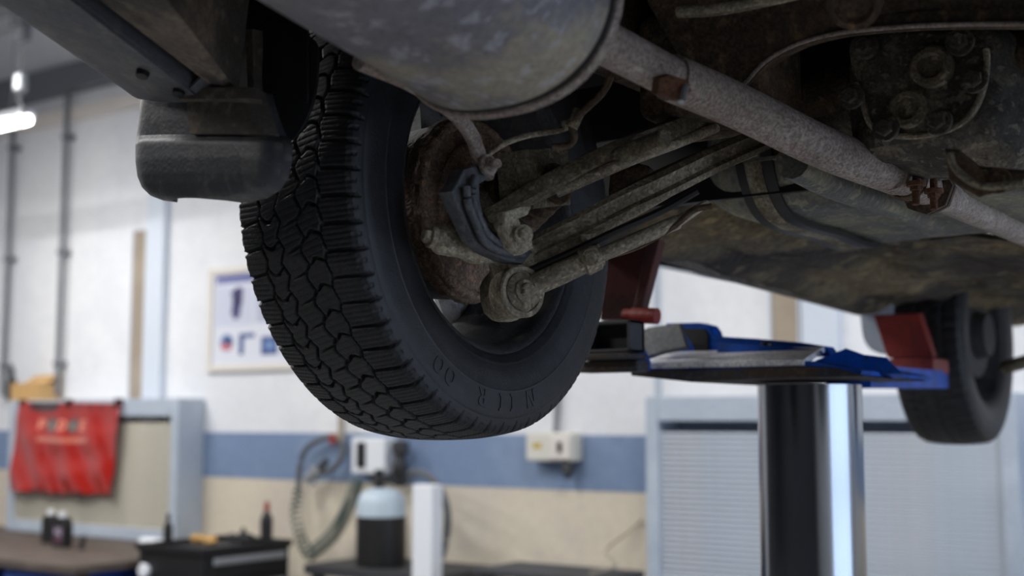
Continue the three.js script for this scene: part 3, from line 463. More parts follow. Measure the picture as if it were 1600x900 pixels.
{
  const a = [-4.6350, 1.4921, -5.6000], b = [-4.4928, 1.4962, -5.6000], t = thing('post', 'white square post standing in front of the beige wall', 'post', [(a[0] + b[0]) / 2, 0, -5.65]);
  part('shaft', box(a[0], b[0], 0.02, a[1], -5.7, -5.6, 0.008), M.white, t); part('foot_plate', box(a[0] - 0.05, b[0] + 0.05, 0, 0.02, -5.75, -5.55), M.white, t);
}
// dark trolley in the middle
{
  const y = 1.08, a = [-4.0940, 1.0800, -5.4436], b = [-3.2990, 1.0800, -5.8302], z1 = a[2], x0 = a[0], x1 = b[0], z0 = z1 - 0.42, t = thing('trolley', 'dark flat topped trolley in front of the beige wall', 'trolley', [(x0 + x1) / 2, 0, (z0 + z1) / 2]);
  part('top', box(x0, x1, y - 0.035, y, z0, z1, 0.008), M.charcoal, t); part('shelf', box(x0 + 0.04, x1 - 0.04, 0.3, 0.33, z0 + 0.04, z1 - 0.04, 0.005), M.charcoal, t);
  for (const x of [x0 + 0.06, x1 - 0.06]) for (const z of [z0 + 0.06, z1 - 0.06]) { part('leg', box(x - 0.02, x + 0.02, 0.08, y - 0.035, z - 0.02, z + 0.02), M.black, t); part('castor', spin([x - 0.015, 0.042, z], [x + 0.015, 0.042, z], [[0, 0], [0, 0.04], [0.03, 0.04], [0.03, 0]], 14), M.black, t); }
  const p = [-3.4322, 1.0960, -5.5000]; single('cable', 'thin pale cable trailing from the trolley up the beige wall', 'cable', tube([[p[0], y + 0.008, z1 - 0.1], [p[0] + 0.05, y + 0.03, z1 - 0.25], [-3.7218, 1.1495, -6.2000], [-3.6357, 1.2343, -6.3000], [-3.5784, 1.2984, -6.3300]], 0.007, { n: 8, seg: 40 }), M.tan);
}
// framed chart on the wall
{
  const a = [-7.2200, 2.1953, -6.3000], b = [-7.1789, 2.9506, -6.3000], x0 = b[0], x1 = x0 + 0.95, y0 = a[1], y1 = b[1], t = thing('framed_chart', 'framed workshop chart with blue diagrams on the white wall', 'poster', [(x0 + x1) / 2, y0, ZB]);
  const cv = document.createElement('canvas'); cv.width = 512; cv.height = 448; const c = cv.getContext('2d'); c.fillStyle = '#dfe2ec'; c.fillRect(0, 0, 512, 448);
  c.fillStyle = '#7a7fb0'; c.fillRect(20, 12, 480, 40); c.fillStyle = '#585d92'; for (let k = 0; k < 16; k++) c.fillRect(60 + k * 24, 24, 14, 16);
  c.fillStyle = '#cfd3e4'; c.fillRect(20, 66, 230, 190);
  c.fillStyle = '#5b587e'; c.beginPath(); c.moveTo(110, 96); c.lineTo(150, 72); c.lineTo(186, 78); c.lineTo(182, 150); c.lineTo(160, 224); c.lineTo(132, 226); c.lineTo(118, 170); c.lineTo(128, 128); c.closePath(); c.fill();
  c.fillStyle = '#34344c'; for (let k = 0; k < 26; k++) c.fillRect(116 + rnd() * 54, 84 + rnd() * 120, 8, 10);
  c.fillStyle = '#c9cddc'; c.fillRect(260, 70, 240, 180); c.fillStyle = '#9aa0c0'; for (let k = 0; k < 9; k++) c.fillRect(276, 86 + k * 18, 100 + rnd() * 110, 6);
  c.fillStyle = '#6a86b4'; c.beginPath(); c.arc(92, 336, 40, 0, 7); c.fill(); c.fillStyle = '#cf7f86'; c.fillRect(58, 336, 66, 34); c.fillStyle = '#3d4a70'; c.fillRect(86, 312, 34, 34);
  c.fillStyle = '#44588f'; c.fillRect(168, 296, 28, 100); c.fillRect(168, 296, 92, 20); c.fillRect(300, 316, 96, 84); c.fillStyle = '#7d95c0'; c.fillRect(320, 334, 56, 44); c.fillStyle = '#9aa3bd'; c.fillRect(420, 316, 76, 84);
  const tx = new THREE.CanvasTexture(cv); tx.colorSpace = THREE.SRGBColorSpace;
  const pl = new THREE.PlaneGeometry(x1 - x0 - 0.08, y1 - y0 - 0.08); pl.translate((x0 + x1) / 2, (y0 + y1) / 2, ZB + 0.014);
  part('backing', box(x0 + 0.02, x1 - 0.02, y0 + 0.02, y1 - 0.02, ZB, ZB + 0.012), M.frame, t);
  part('print', pl, new THREE.MeshPhysicalMaterial({ map: tx, roughness: 0.1, clearcoat: 1, clearcoatRoughness: 0.03 }), t, true);
  part('frame', [box(x0, x0 + 0.05, y0, y1, ZB, ZB + 0.03, 0.005), box(x1 - 0.05, x1, y0, y1, ZB, ZB + 0.03, 0.005), box(x0 + 0.05, x1 - 0.05, y0, y0 + 0.05, ZB, ZB + 0.03, 0.005), box(x0 + 0.05, x1 - 0.05, y1 - 0.05, y1, ZB, ZB + 0.03, 0.005)], M.frame, t);
}

// ------------------------------------------------------------------ the car on the lift
const car = thing('car', 'dark underside of a raised off-road car with its wheels hanging', 'car', [-0.5, EYE - 0.03, -2.95]);
const CX = -0.5, RA = 1.588, FA = 4.34, HUBX = -1.2526, HUBY = EYE + 0.329, FHUBY = EYE + 0.28;

// tyre: axle along local x (inboard is +x), built round the hub
const PITCH = 60;
function tread(a, s, fine) {                                          // depth of the grooves at a (across, metres) and s (along, in pitches)
  const fr = (x) => x - Math.floor(x), tri = (x) => Math.abs(fr(x) - 0.5) * 2, A = Math.abs(a), sg = a < 0 ? -1 : 1, P = 0.0377;
  let d = 0; const cut = (dist, w, depth) => { const t = 1 - step(w * 0.5 - 0.0007, w * 0.5 + 0.0009, dist); if (t * depth > d) d = t * depth; };
  const wob = (ph, amp) => amp * (tri(s + ph) - 0.5) * 2;
  const g = [-0.056 + wob(0.1, 0.0035), -0.0215 + wob(0.45, 0.005), 0.0175 + wob(0.8, 0.005), 0.054 + wob(0.3, 0.0025)];
  for (const x of g) cut(Math.abs(a - x), 0.0038, 0.006);
  const lat = (ph, w, depth) => { const q = fr(s + ph); cut(Math.min(q, 1 - q) * P, w, depth); };
  if (a > g[3]) lat(0.15 - (a - 0.054) * 4 + Math.sin((a - 0.05) * 30) * 0.12, 0.0042, 0.006 * (1 - step(0.106, 0.113, A)));
  else if (a < g[0]) lat(0.6 + (a + 0.056) * 4, 0.0042, 0.006 * (1 - step(0.106, 0.113, A)));
  else if (a > g[2]) lat(0.55 + Math.sin((a - g[2]) * 85) * 0.42, 0.0042, 0.007);
  else if (a > g[1]) lat(0.2 + (a - g[1]) * 9, 0.0034, 0.0045 * step(0.004, 0.02, Math.min(a - g[1], 1)));
  else lat(0.9 - Math.sin((a - g[0]) * 85) * 0.42, 0.0042, 0.007);
  if (fine) {
    const edge = A > 0.054, z = tri(a * 190) * 0.06, n = edge ? 5 : 4, q = fr((s + (edge ? 0.15 : 0.4 + a * 6) + z) * n);
    if (A < 0.104) cut(Math.min(q, 1 - q) * P / n, 0.0012, edge ? 0.0016 : 0.0009);
    const e = fr(s * 2 + 0.25); if (A > 0.101 && A < 0.108) cut(Math.min(e, 1 - e) * P / 2, 0.006, 0.002);
  }
  return d;
}
const HALF = [[0.098, 0.3515], [0.1045, 0.3465], [0.1085, 0.340], [0.1105, 0.334], [0.1115, 0.3285], [0.1135, 0.326], [0.1148, 0.318], [0.1155, 0.305], [0.1155, 0.290], [0.1155, 0.2885], [0.1162, 0.2875], [0.1162, 0.2860], [0.1150, 0.2850], [0.1140, 0.272], [0.1115, 0.259], [0.1075, 0.247], [0.1065, 0.2455], [0.1067, 0.2435], [0.1050, 0.242], [0.1015, 0.235], [0.0985, 0.2305], [0.094, 0.2275], [0.086, 0.2245]];
function sideAt(r) { const H = HALF.slice(5); for (let i = 0; i < H.length - 1; i++) if (r <= H[i][1] && r >= H[i + 1][1]) return mix(H[i + 1][0], H[i][0], (r - H[i + 1][1]) / (H[i][1] - H[i + 1][1])); return 0.1; }
function tyreGeo(nT, nA, fine) {
  const prof = []; for (let i = 0; i <= nA; i++) { const a = mix(-0.098, 0.098, i / nA); prof.push([a, 0.3600 - 0.0085 * Math.pow(Math.abs(a) / 0.098, 2.6), 1]); }
  const dens = []; const H = HALF; for (let i = 1; i < H.length; i++) { const k = fine && i < 5 ? 4 : 1; for (let j = 1; j <= k; j++) dens.push(lerp(H[i - 1], H[i], j / k)); }
  const rows = [...dens.slice().reverse().map(([a, r]) => [-a, r, 0]), ...prof, ...dens.map(([a, r]) => [a, r, 0])], n = rows.length, P = new Float32Array(n * (nT + 1) * 3), U = new Float32Array(n * (nT + 1) * 2), I = [];
  let arc = 0; const arcs = rows.map((q, i) => i ? arc += Math.hypot(q[0] - rows[i - 1][0], q[1] - rows[i - 1][1]) : 0);
  for (let t = 0; t <= nT; t++) { const th = t / nT * 2 * Math.PI, s = t / nT * PITCH; for (let i = 0; i < n; i++) { const [a, r, k] = rows[i], d = r > 0.335 ? tread(a, s, fine) : 0, R = r - d, q = t * n + i; P[3 * q] = a; P[3 * q + 1] = R * Math.cos(th); P[3 * q + 2] = R * Math.sin(th); U[2 * q] = t / nT * 2.2 / 0.3; U[2 * q + 1] = arcs[i] / 0.3; } }
  for (let t = 0; t < nT; t++) for (let i = 0; i < n - 1; i++) { const a = t * n + i; I.push(a, a + n, a + 1, a + 1, a + n, a + n + 1); }
  const g = new THREE.BufferGeometry(); g.setAttribute('position', new THREE.BufferAttribute(P, 3)); g.setAttribute('uv', new THREE.BufferAttribute(U, 2)); g.setIndex(I); g.computeVertexNormals(); return g;
}
const font = await new FontLoader().loadAsync('fonts/droid/droid_sans_bold.typeface.json');
function letters(text, mid, size, r0, gap = 1.15) {                   // raised lettering bent round the inner sidewall
  const gs = [], adv = [...text].map((c) => (c === ' ' ? 0.5 : 0.72) * size * gap), L = adv.reduce((a, b) => a + b, 0); let x = -L / 2;
  [...text].forEach((c, k) => {
    if (c !== ' ') {
      const g = new TextGeometry(c, { font, size, depth: 0.002, curveSegments: 4, bevelEnabled: false }); g.computeBoundingBox(); const b = g.boundingBox, p = g.attributes.position;
      for (let i = 0; i < p.count; i++) { const lx = p.getX(i) - (b.min.x + b.max.x) / 2 + x + adv[k] / 2, ly = p.getY(i), z = p.getZ(i), r = r0 + ly, th = mid - lx / r0; p.setXYZ(i, sideAt(r) + z - 0.0008, r * Math.cos(th), r * Math.sin(th)); }
      g.computeVertexNormals(); gs.push(flat(g));
    }
    x += adv[k];
  });
  return gs;
}
function wheel(name, at, toe, camber, fine, flip) {
  const w = sub(name, car); const o = originOf(car); w.position.set(at[0] - o.x, at[1] - o.y, at[2] - o.z); w.rotation.set(0, 0, 0); w.rotation.order = 'YZX'; w.rotation.y = toe + (flip ? Math.PI : 0); w.rotation.z = camber;
  const put = (n, g, m) => { const mesh = new THREE.Mesh(g, m); mesh.name = n; mesh.castShadow = mesh.receiveShadow = true; w.add(mesh); return mesh; };
  put('tire', fine ? tyreGeo(PITCH * 26, 130, true) : tyreGeo(PITCH * 8, 40, false), M.rubber);
  if (fine) put('lettering', mergeGeometries([...letters('N II R', Math.PI, 0.027, 0.291, 1.5), ...letters('OO', 2.6, 0.026, 0.292, 1.6)].map((g) => faceUV(g, 0.3))), M.rubber);
  // rim: lip, barrel and flange turned in one piece, then the spoked face
  const rows = [[0.086, 0.2245], [0.093, 0.229], [0.097, 0.2305], [0.0995, 0.229], [0.0985, 0.2255], [0.094, 0.221], [0.086, 0.2165], [0.07, 0.2145], [0.055, 0.205], [0.03, 0.195], [-0.03, 0.190], [-0.06, 0.196], [-0.075, 0.207], [-0.088, 0.212], [-0.096, 0.224], [-0.099, 0.2285], [-0.097, 0.2315], [-0.093, 0.230], [-0.086, 0.2245]];
  const back = [[-0.07, 0.2165], [-0.03, 0.1995], [0.03, 0.2045], [0.06, 0.214], [0.086, 0.2245]];
  const bar = new THREE.LatheGeometry([...rows, ...back].map(([a, r]) => new THREE.Vector2(r, a)), 96); bar.rotateZ(-Math.PI / 2); bar.computeVertexNormals();
  put('rim_barrel', faceUV(toCrease(bar, 0.7), 0.3), M.barrel);
  const hubG = new THREE.LatheGeometry([[0.001, -0.07], [0.05, -0.066], [0.07, -0.06], [0.085, -0.05], [0.085, -0.035], [0.001, -0.035]].map(([r, a]) => new THREE.Vector2(r, a)), 40); hubG.rotateZ(-Math.PI / 2); put('hub_centre', faceUV(toCrease(hubG, 0.6), 0.3), M.alloy);
  for (let k = 0; k < 6; k++) {
    const th = k / 6 * 2 * Math.PI + 0.82, c = Math.cos(th), s = Math.sin(th), P = (r, a) => [a, r * c, r * s];
    const g = sweep([P(0.06, -0.052), P(0.1, -0.056), P(0.15, -0.066), P(0.196, -0.078), P(0.212, -0.082)], [[-0.021, -0.012], [0.021, -0.012], [0.027, 0.004], [0.019, 0.015], [-0.019, 0.015], [-0.027, 0.004]], { seg: 10, up: [-1, 0, 0], scale: (t) => mix(1.7, 1.55, step(0, 0.6, t)) });
    put('spoke', faceUV(g, 0.3), M.alloy);
  }
  return w;
}
wheel('rear_wheel', [HUBX, HUBY, -RA], THREE.MathUtils.degToRad(1.5), THREE.MathUtils.degToRad(1.05), true, false);
wheel('front_wheel', [HUBX, FHUBY, -FA], THREE.MathUtils.degToRad(1.2), 0, false, false);
wheel('rear_wheel', [2 * CX - HUBX, HUBY, -RA], 0, 0, false, true);
wheel('front_wheel', [2 * CX - HUBX, FHUBY, -FA], 0, 0, false, true);

// brake backing plate with its embossed ring and the opening low down
{
  const c = [-1.195, HUBY, -RA], S = (x, y, z) => { const r = Math.hypot(y - c[1], z - c[2]), t = x - c[0]; let d = Math.max(r - 0.147, Math.abs(t + 0.012 - 0.014 * step(0.12, 0.09, r) - 0.01 * step(0.07, 0.05, r)) - 0.012); const ringD = Math.hypot(r - 0.135, t - 0.004) - 0.009; d = Math.min(d, ringD); const b = Math.hypot(r - 0.098, t - 0.012) - 0.006; d = Math.min(d, b); const h = Math.hypot((y - c[1] + 0.098) / 0.033, (z - c[2] + 0.0) / 0.062) - 1; return Math.max(d, -Math.max(h * 0.03, -(t - 0.002))); };
  part('brake_backing_plate', cast(lumpy(S, 0.006, 45), [c[0] - 0.04, c[1] - 0.17, c[2] - 0.17], [c[0] + 0.06, c[1] + 0.17, c[2] + 0.17], 0.0035), M.rustplate, car);
  part('brake_drum', spin([c[0] - 0.12, c[1], c[2]], [c[0], c[1], c[2]], [[0, 0], [0, 0.11], [0.01, 0.135], [0.09, 0.14], [0.105, 0.14], [0.105, 0]], 48), M.barrel, car);
}
// hub carrier casting with its bosses
{
  const b0 = [-1.0750, 2.0956, -1.3602], b1 = [-1.0500, 2.0867, -1.4086], e0 = [-1.0850, 2.0318, -1.5218], e1 = [-1.0300, 2.0299, -1.4790], j = [-1.0500, 2.0817, -1.4805], j2 = [-1.0300, 2.0889, -1.5015], u0 = [-1.1400, 2.1660, -1.5486], hub = [-1.17, HUBY, -RA];
  const lo = [-1.24, EYE + 0.13, -1.8], hi = [-0.96, EYE + 0.5, -1.3];
  const f = join(0.02, capsule(b0, b1, 0.021, 0.019), capsule(b1, j, 0.016, 0.017), capsule(j, j2, 0.017, 0.013), capsule(j, e0, 0.018, 0.032), capsule(e0, e1, 0.036, 0.034), capsule(hub, j, 0.05, 0.02), capsule(hub, u0, 0.05, 0.03), capsule([-1.0300, 2.0843, -1.5015], [-1.0300, 2.0482, -1.5112], 0.009, 0.011));
  const k = part('hub_carrier', cast(lumpy(f, 0.005, 60), lo, hi, 0.004), M.casting, car);
  part('bolt', hexBolt(lerp(b0, b1, -0.3), [b0[0] - b1[0], b0[1] - b1[1], b0[2] - b1[2]], 0.011, 0.013), M.casting, k);
  const ax = [1, 0.05, 0.35], c = [-1.0120, 2.0279, -1.4562];
  part('bush_sleeve', spin(c, add(c, ax), [[-0.03, 0], [-0.03, 0.034], [0.004, 0.037], [0.006, 0.035], [0.006, 0.03], [0.003, 0.029], [0.003, 0]], 32), M.casting, k);
  part('bush_rubber', spin(c, add(c, ax), [[0, 0], [0, 0.0285], [0.006, 0.027], [0.008, 0.022], [0.008, 0]], 32), M.arm, k);
  part('bolt', hexBolt(add(c, ax.map((x) => x * 0.008)), ax, 0.011, 0.012), M.casting, k);
}
// dark pressed steel bracket: upright channel between the anti-roll bar and the hub carrier
{
  const L = [[-1.0150, 2.1814, -1.3299], [-1.0150, 2.1910, -1.3568], [-1.0150, 2.1907, -1.3874], [-1.0150, 2.1806, -1.3904], [-1.0150, 2.1660, -1.3641], [-1.0150, 2.1453, -1.3656], [-1.0150, 2.1238, -1.3744], [-1.0150, 2.1043, -1.4010], [-1.0150, 2.1138, -1.4358], [-1.0150, 2.1038, -1.4575], [-1.0150, 2.0877, -1.4925], [-1.0150, 2.0677, -1.4669], [-1.0150, 2.0687, -1.4236], [-1.0150, 2.0760, -1.3833], [-1.0150, 2.0866, -1.3544], [-1.0150, 2.1115, -1.3332], [-1.0150, 2.1343, -1.3122], [-1.0150, 2.1473, -1.3026], [-1.0150, 2.1621, -1.3162]];
  const b = part('pressed_bracket', slab(L, [1, 0, 0], 0.024, 0.004), M.bluesteel, car);
  const off = (p) => add(p, [0.006, 0, 0.001]);
  for (const line of [[[-1.0120, 2.1728, -1.3429], [-1.0120, 2.1511, -1.3360], [-1.0120, 2.1249, -1.3460], [-1.0120, 2.0985, -1.3690], [-1.0120, 2.0865, -1.4013]], [[-1.0120, 2.1560, -1.3234], [-1.0120, 2.1360, -1.3263], [-1.0120, 2.1108, -1.3432], [-1.0120, 2.0876, -1.3647], [-1.0120, 2.0783, -1.4073], [-1.0120, 2.0797, -1.4532]], [[-1.0120, 2.0960, -1.3924], [-1.0120, 2.1002, -1.4285], [-1.0120, 2.0908, -1.4563]]]) part('rib', tube(line.map(off), 0.0058, { n: 10, seg: 30 }), M.bluesteel, b);
  // anti-roll bar and the bolt of its eye
  const a = part('anti_roll_bar', [tube([[-1.0200, 2.2803, -1.1247], [-1.0200, 2.2746, -1.2210], [-1.0200, 2.2615, -1.2863], [-1.0200, 2.2474, -1.3276], [-1.0200, 2.2265, -1.3561], [-1.0200, 2.2042, -1.3692], [-1.0200, 2.1885, -1.3810]], 0.0105, { seg: 50, n: 16 }), tube([[-1.0200, 2.2032, -1.3736], [-1.0200, 2.1905, -1.3824], [-1.0200, 2.1794, -1.3795]], 0.014, { seg: 12 })], M.pipe, car);
  part('bolt', [...hexBolt([-1.0050, 2.1919, -1.3693], [1, 0.1, 0.2], 0.010, 0.009), rod([-1.0100, 2.1936, -1.3761], [-0.9800, 2.1893, -1.3554], 0.0065)], M.pipe, a);
}
// drive shaft with its ribbed boot
{
  const s0 = [-1.14, HUBY, -RA], s1 = [-0.8200, 2.2346, -1.5269], d = [s1[0] - s0[0], s1[1] - s0[1], s1[2] - s0[2]];
  const rows = [[0, 0], [0, 0.05]]; for (let k = 0; k < 5; k++) { const t = 0.03 + k * 0.02, r = 0.05 - k * 0.006; rows.push([t, r], [t + 0.006, r + 0.006], [t + 0.012, r + 0.005], [t + 0.016, r - 0.007]); } rows.push([0.135, 0.02], [0.135, 0]);
  const b = part('drive_shaft', rod(s0, s1, 0.014), M.arm, car); part('boot', spin(s0, s1, rows, 36), M.darkrust, b);
}
// upper lateral link with its elbow plate
{
  const p0 = [-1.0900, 2.1454, -1.4870], p1 = [-1.0000, 2.1880, -1.5133], p2 = [-0.9000, 2.2362, -1.5607], p3 = [-0.8500, 2.3113, -1.7260], p4 = [-0.8000, 2.3808, -1.8519];
  const a = part('upper_link', sweep([p0, p1, p2, p3, p4], [[-0.012, 0.012], [-0.015, 0.004], [-0.015, -0.01], [-0.01, -0.014], [0.01, -0.014], [0.015, -0.008], [0.014, 0.006], [0.006, 0.0145], [-0.006, 0.0145]], { seg: 40, scale: (t) => 0.78 + 0.3 * step(0.0, 0.3, t) }), M.arm, car);
  part('lower_lip', tube([[-0.9900, 2.1750, -1.5147], [-0.8900, 2.2126, -1.5430], [-0.8600, 2.2538, -1.6404], [-0.8350, 2.2859, -1.7119]], 0.0085, { seg: 30 }), M.casting, a);
  const el = [[-0.9850, 2.1289, -1.3814], [-0.9850, 2.1410, -1.4191], [-0.9850, 2.1446, -1.4455], [-0.9850, 2.1308, -1.4360], [-0.9850, 2.1227, -1.4145], [-0.9850, 2.1145, -1.4190], [-0.9850, 2.0982, -1.4453], [-0.9850, 2.0862, -1.4500], [-0.9850, 2.0745, -1.4236], [-0.9850, 2.0808, -1.4008], [-0.9850, 2.1096, -1.3800]];
  part('elbow_plate', slab(el, [1, 0, 0], 0.02, 0.004), M.casting, a);
  part('elbow_bolt', hexBolt([-0.9720, 2.0994, -1.4048], [1, 0, 0.6], 0.009, 0.01), M.casting, a);
}
// lower pressed arm: an open channel with rolled lips
{
  const p = [[-1.0400, 2.0837, -1.5063], [-0.9850, 2.1166, -1.5403], [-0.9200, 2.1708, -1.6126], [-0.8700, 2.2301, -1.7204], [-0.8100, 2.2926, -1.8457]];
  const a = part('lower_arm', sweep(p, [[-0.02, -0.016], [-0.024, -0.008], [-0.018, -0.003], [-0.018, 0.005], [-0.023, 0.012], [-0.016, 0.019], [0.014, 0.019], [0.018, 0.012], [0.018, -0.012], [0.012, -0.018]], { seg: 40, scale: (t) => 1 + 0.15 * Math.sin(t * 3.1) }), M.arm, car);
  part('lip', tube([[-1.0300, 2.0717, -1.5047], [-0.9750, 2.0955, -1.5245], [-0.9100, 2.1485, -1.5947], [-0.8600, 2.2120, -1.7001], [-0.8150, 2.2641, -1.8077]], 0.0072, { seg: 40 }), M.casting, a);
  part('lip', tube([[-1.0400, 2.0955, -1.5293], [-0.9800, 2.1282, -1.5326], [-0.9200, 2.1841, -1.6128], [-0.8700, 2.2419, -1.7207]], 0.006, { seg: 40 }), M.arm, a);
}
// toe link with clamp, then the cable bracket and lines
{
  const q0 = [-1.0000, 2.0397, -1.4767], q1 = [-0.9350, 2.0756, -1.5201], q2 = [-0.8850, 2.1042, -1.5683], q3 = [-0.8400, 2.1297, -1.5990], q4 = [-0.8600, 2.1753, -1.7284];
  const a = part('toe_link', [spin(q0, q1, [[-0.02, 0], [-0.02, 0.012], [0, 0.0155], [0.03, 0.0165], [0.1, 0.0155], [V(q0).distanceTo(V(q1)), 0.0175], [V(q0).distanceTo(V(q1)), 0]], 24), rod(lerp(q0, q1, 0.9), q3, 0.0105, 0.0105), rod(lerp(q2, q3, 0.9), q4, 0.0085, 0.006)], M.casting, car);
  part('clamp', [rod(lerp(q0, q1, 0.82), lerp(q0, q1, 1.12), 0.0205, 0.0195, 24), ...hexBolt(add(lerp(q0, q1, 0.97), [0.012, 0, 0.018]), [0.5, -0.1, 1], 0.0085, 0.007)], M.casting, a);
  part('tie_bracket', slab([[-0.9400, 2.1094, -1.5115], [-0.9400, 2.1170, -1.5443], [-0.9400, 2.1006, -1.5458], [-0.9400, 2.0898, -1.5650], [-0.9400, 2.0714, -1.5472], [-0.9400, 2.0704, -1.5196], [-0.9400, 2.0926, -1.5232]], [1, 0, 0], 0.01, 0.002), M.casting, a);
  part('brake_cable', tube([[-1.0200, 2.0547, -1.4694], [-0.9700, 2.0797, -1.4999], [-0.9000, 2.1110, -1.5230], [-0.8400, 2.1429, -1.5615], [-0.8000, 2.1669, -1.5809]], 0.0055, { seg: 40, n: 8 }), M.black, car);
  part('brake_cable', tube([[-0.9300, 2.0798, -1.5465], [-0.8900, 2.0965, -1.5769], [-0.8400, 2.1230, -1.5892], [-0.8200, 2.1457, -1.6096], [-0.8000, 2.1512, -1.6238]], 0.0045, { seg: 40, n: 8 }), M.darkrust, car);
}
// brake hose, its bracket and the square bracket behind
{
  const h = part('brake_line', tube([[-1.0200, 2.2133, -1.3912], [-1.0000, 2.2239, -1.3949], [-0.9800, 2.2374, -1.4197], [-0.9600, 2.2473, -1.4531], [-0.9400, 2.2516, -1.4614], [-0.9300, 2.2591, -1.4605]], 0.0042, { seg: 40, n: 10 }), M.casting, car);
  part('flexible_hose', tube([[-0.8500, 2.3109, -1.4352], [-0.8600, 2.2877, -1.4333], [-0.8900, 2.2685, -1.4379], [-0.9100, 2.2602, -1.4437], [-0.9200, 2.2493, -1.4448], [-0.9200, 2.2366, -1.4528], [-0.9300, 2.2259, -1.4554], [-0.9500, 2.2223, -1.4411]], 0.0052, { seg: 60, n: 10 }), M.darkrust, h);
  part('hose_fitting', [rod([-0.9200, 2.2458, -1.4447], [-0.9100, 2.2704, -1.4503], 0.0085), rod([-0.9300, 2.2497, -1.4394], [-0.9200, 2.2559, -1.4513], 0.006)], M.arm, h);
  part('spring_bracket', [slab([[-1.0300, 2.2401, -1.5019], [-1.0300, 2.2627, -1.6082], [-1.0300, 2.1745, -1.6164], [-1.0300, 2.1548, -1.5148]], [1, 0, 0], 0.06, 0.003)], M.arm, car);
  part('bump_stop', cast(lumpy(roundbox([-0.9800, 2.2125, -1.7082], [0.03, 0.035, 0.03], 0.02), 0.01, 40), add([-0.9800, 2.2125, -1.7082], [-0.06, -0.06, -0.06]), add([-0.9800, 2.2125, -1.7082], [0.06, 0.06, 0.06]), 0.006), M.darkrust, car);
}

// muffler: oval drum with seam at the front end, pipe running forward
{
  const F0 = 1.18, F1 = 0.42, cx = -0.846, cy = EYE + 0.486, hw = 0.155, hh = 0.13, rise = 0.16, yaw = 0.02;
  const sec = (F, k) => { const t = (F0 - F), out = []; for (let i = 0; i < 72; i++) { const th = i / 72 * 2 * Math.PI, c = Math.cos(th), s = Math.sin(th), e = 2 / 2.35; out.push([cx + yaw * t + Math.sign(c) * Math.pow(Math.abs(c), e) * hw * k, cy + rise * t + Math.sign(s) * Math.pow(Math.abs(s), e) * hh * k, -F]); } return out; };
  const loft = (list) => { const P = [], I = [], n = 72; list.forEach(([F, k]) => sec(F, k).forEach((q) => P.push(...q))); for (let i = 0; i < list.length - 1; i++) for (let j = 0; j < n; j++) { const a = i * n + j, b = i * n + (j + 1) % n; I.push(a, a + n, b, b, a + n, b + n); } const g = new THREE.BufferGeometry(); g.setAttribute('position', new THREE.Float32BufferAttribute(P, 3)); g.setIndex(I); return toCrease(g, 0.7); };
  const m = part('muffler', loft([[F1 - 0.03, 0.02], [F1 - 0.03, 0.6], [F1 - 0.02, 0.9], [F1, 0.975], [F1 + 0.05, 1], ...Array.from({ length: 12 }, (_, k) => [mix(F1 + 0.06, F0 - 0.012, k / 11), 1 + 0.004 * Math.sin(k * 1.9)]), [F0 - 0.006, 0.985], [F0 + 0.02, 0.9], [F0 + 0.028, 0.6], [F0 + 0.028, 0.02]]), M.muffler, car);
  part('end_seam', loft([[F0 - 0.004, 0.96], [F0 - 0.004, 1.03], [F0, 1.045], [F0 + 0.006, 1.04], [F0 + 0.008, 0.96]]), M.pipe, m);
  part('seam_groove', loft([[F0 - 0.012, 0.95], [F0 - 0.012, 1.006], [F0 - 0.004, 1.006], [F0 - 0.004, 0.95]]), M.black, m);
}
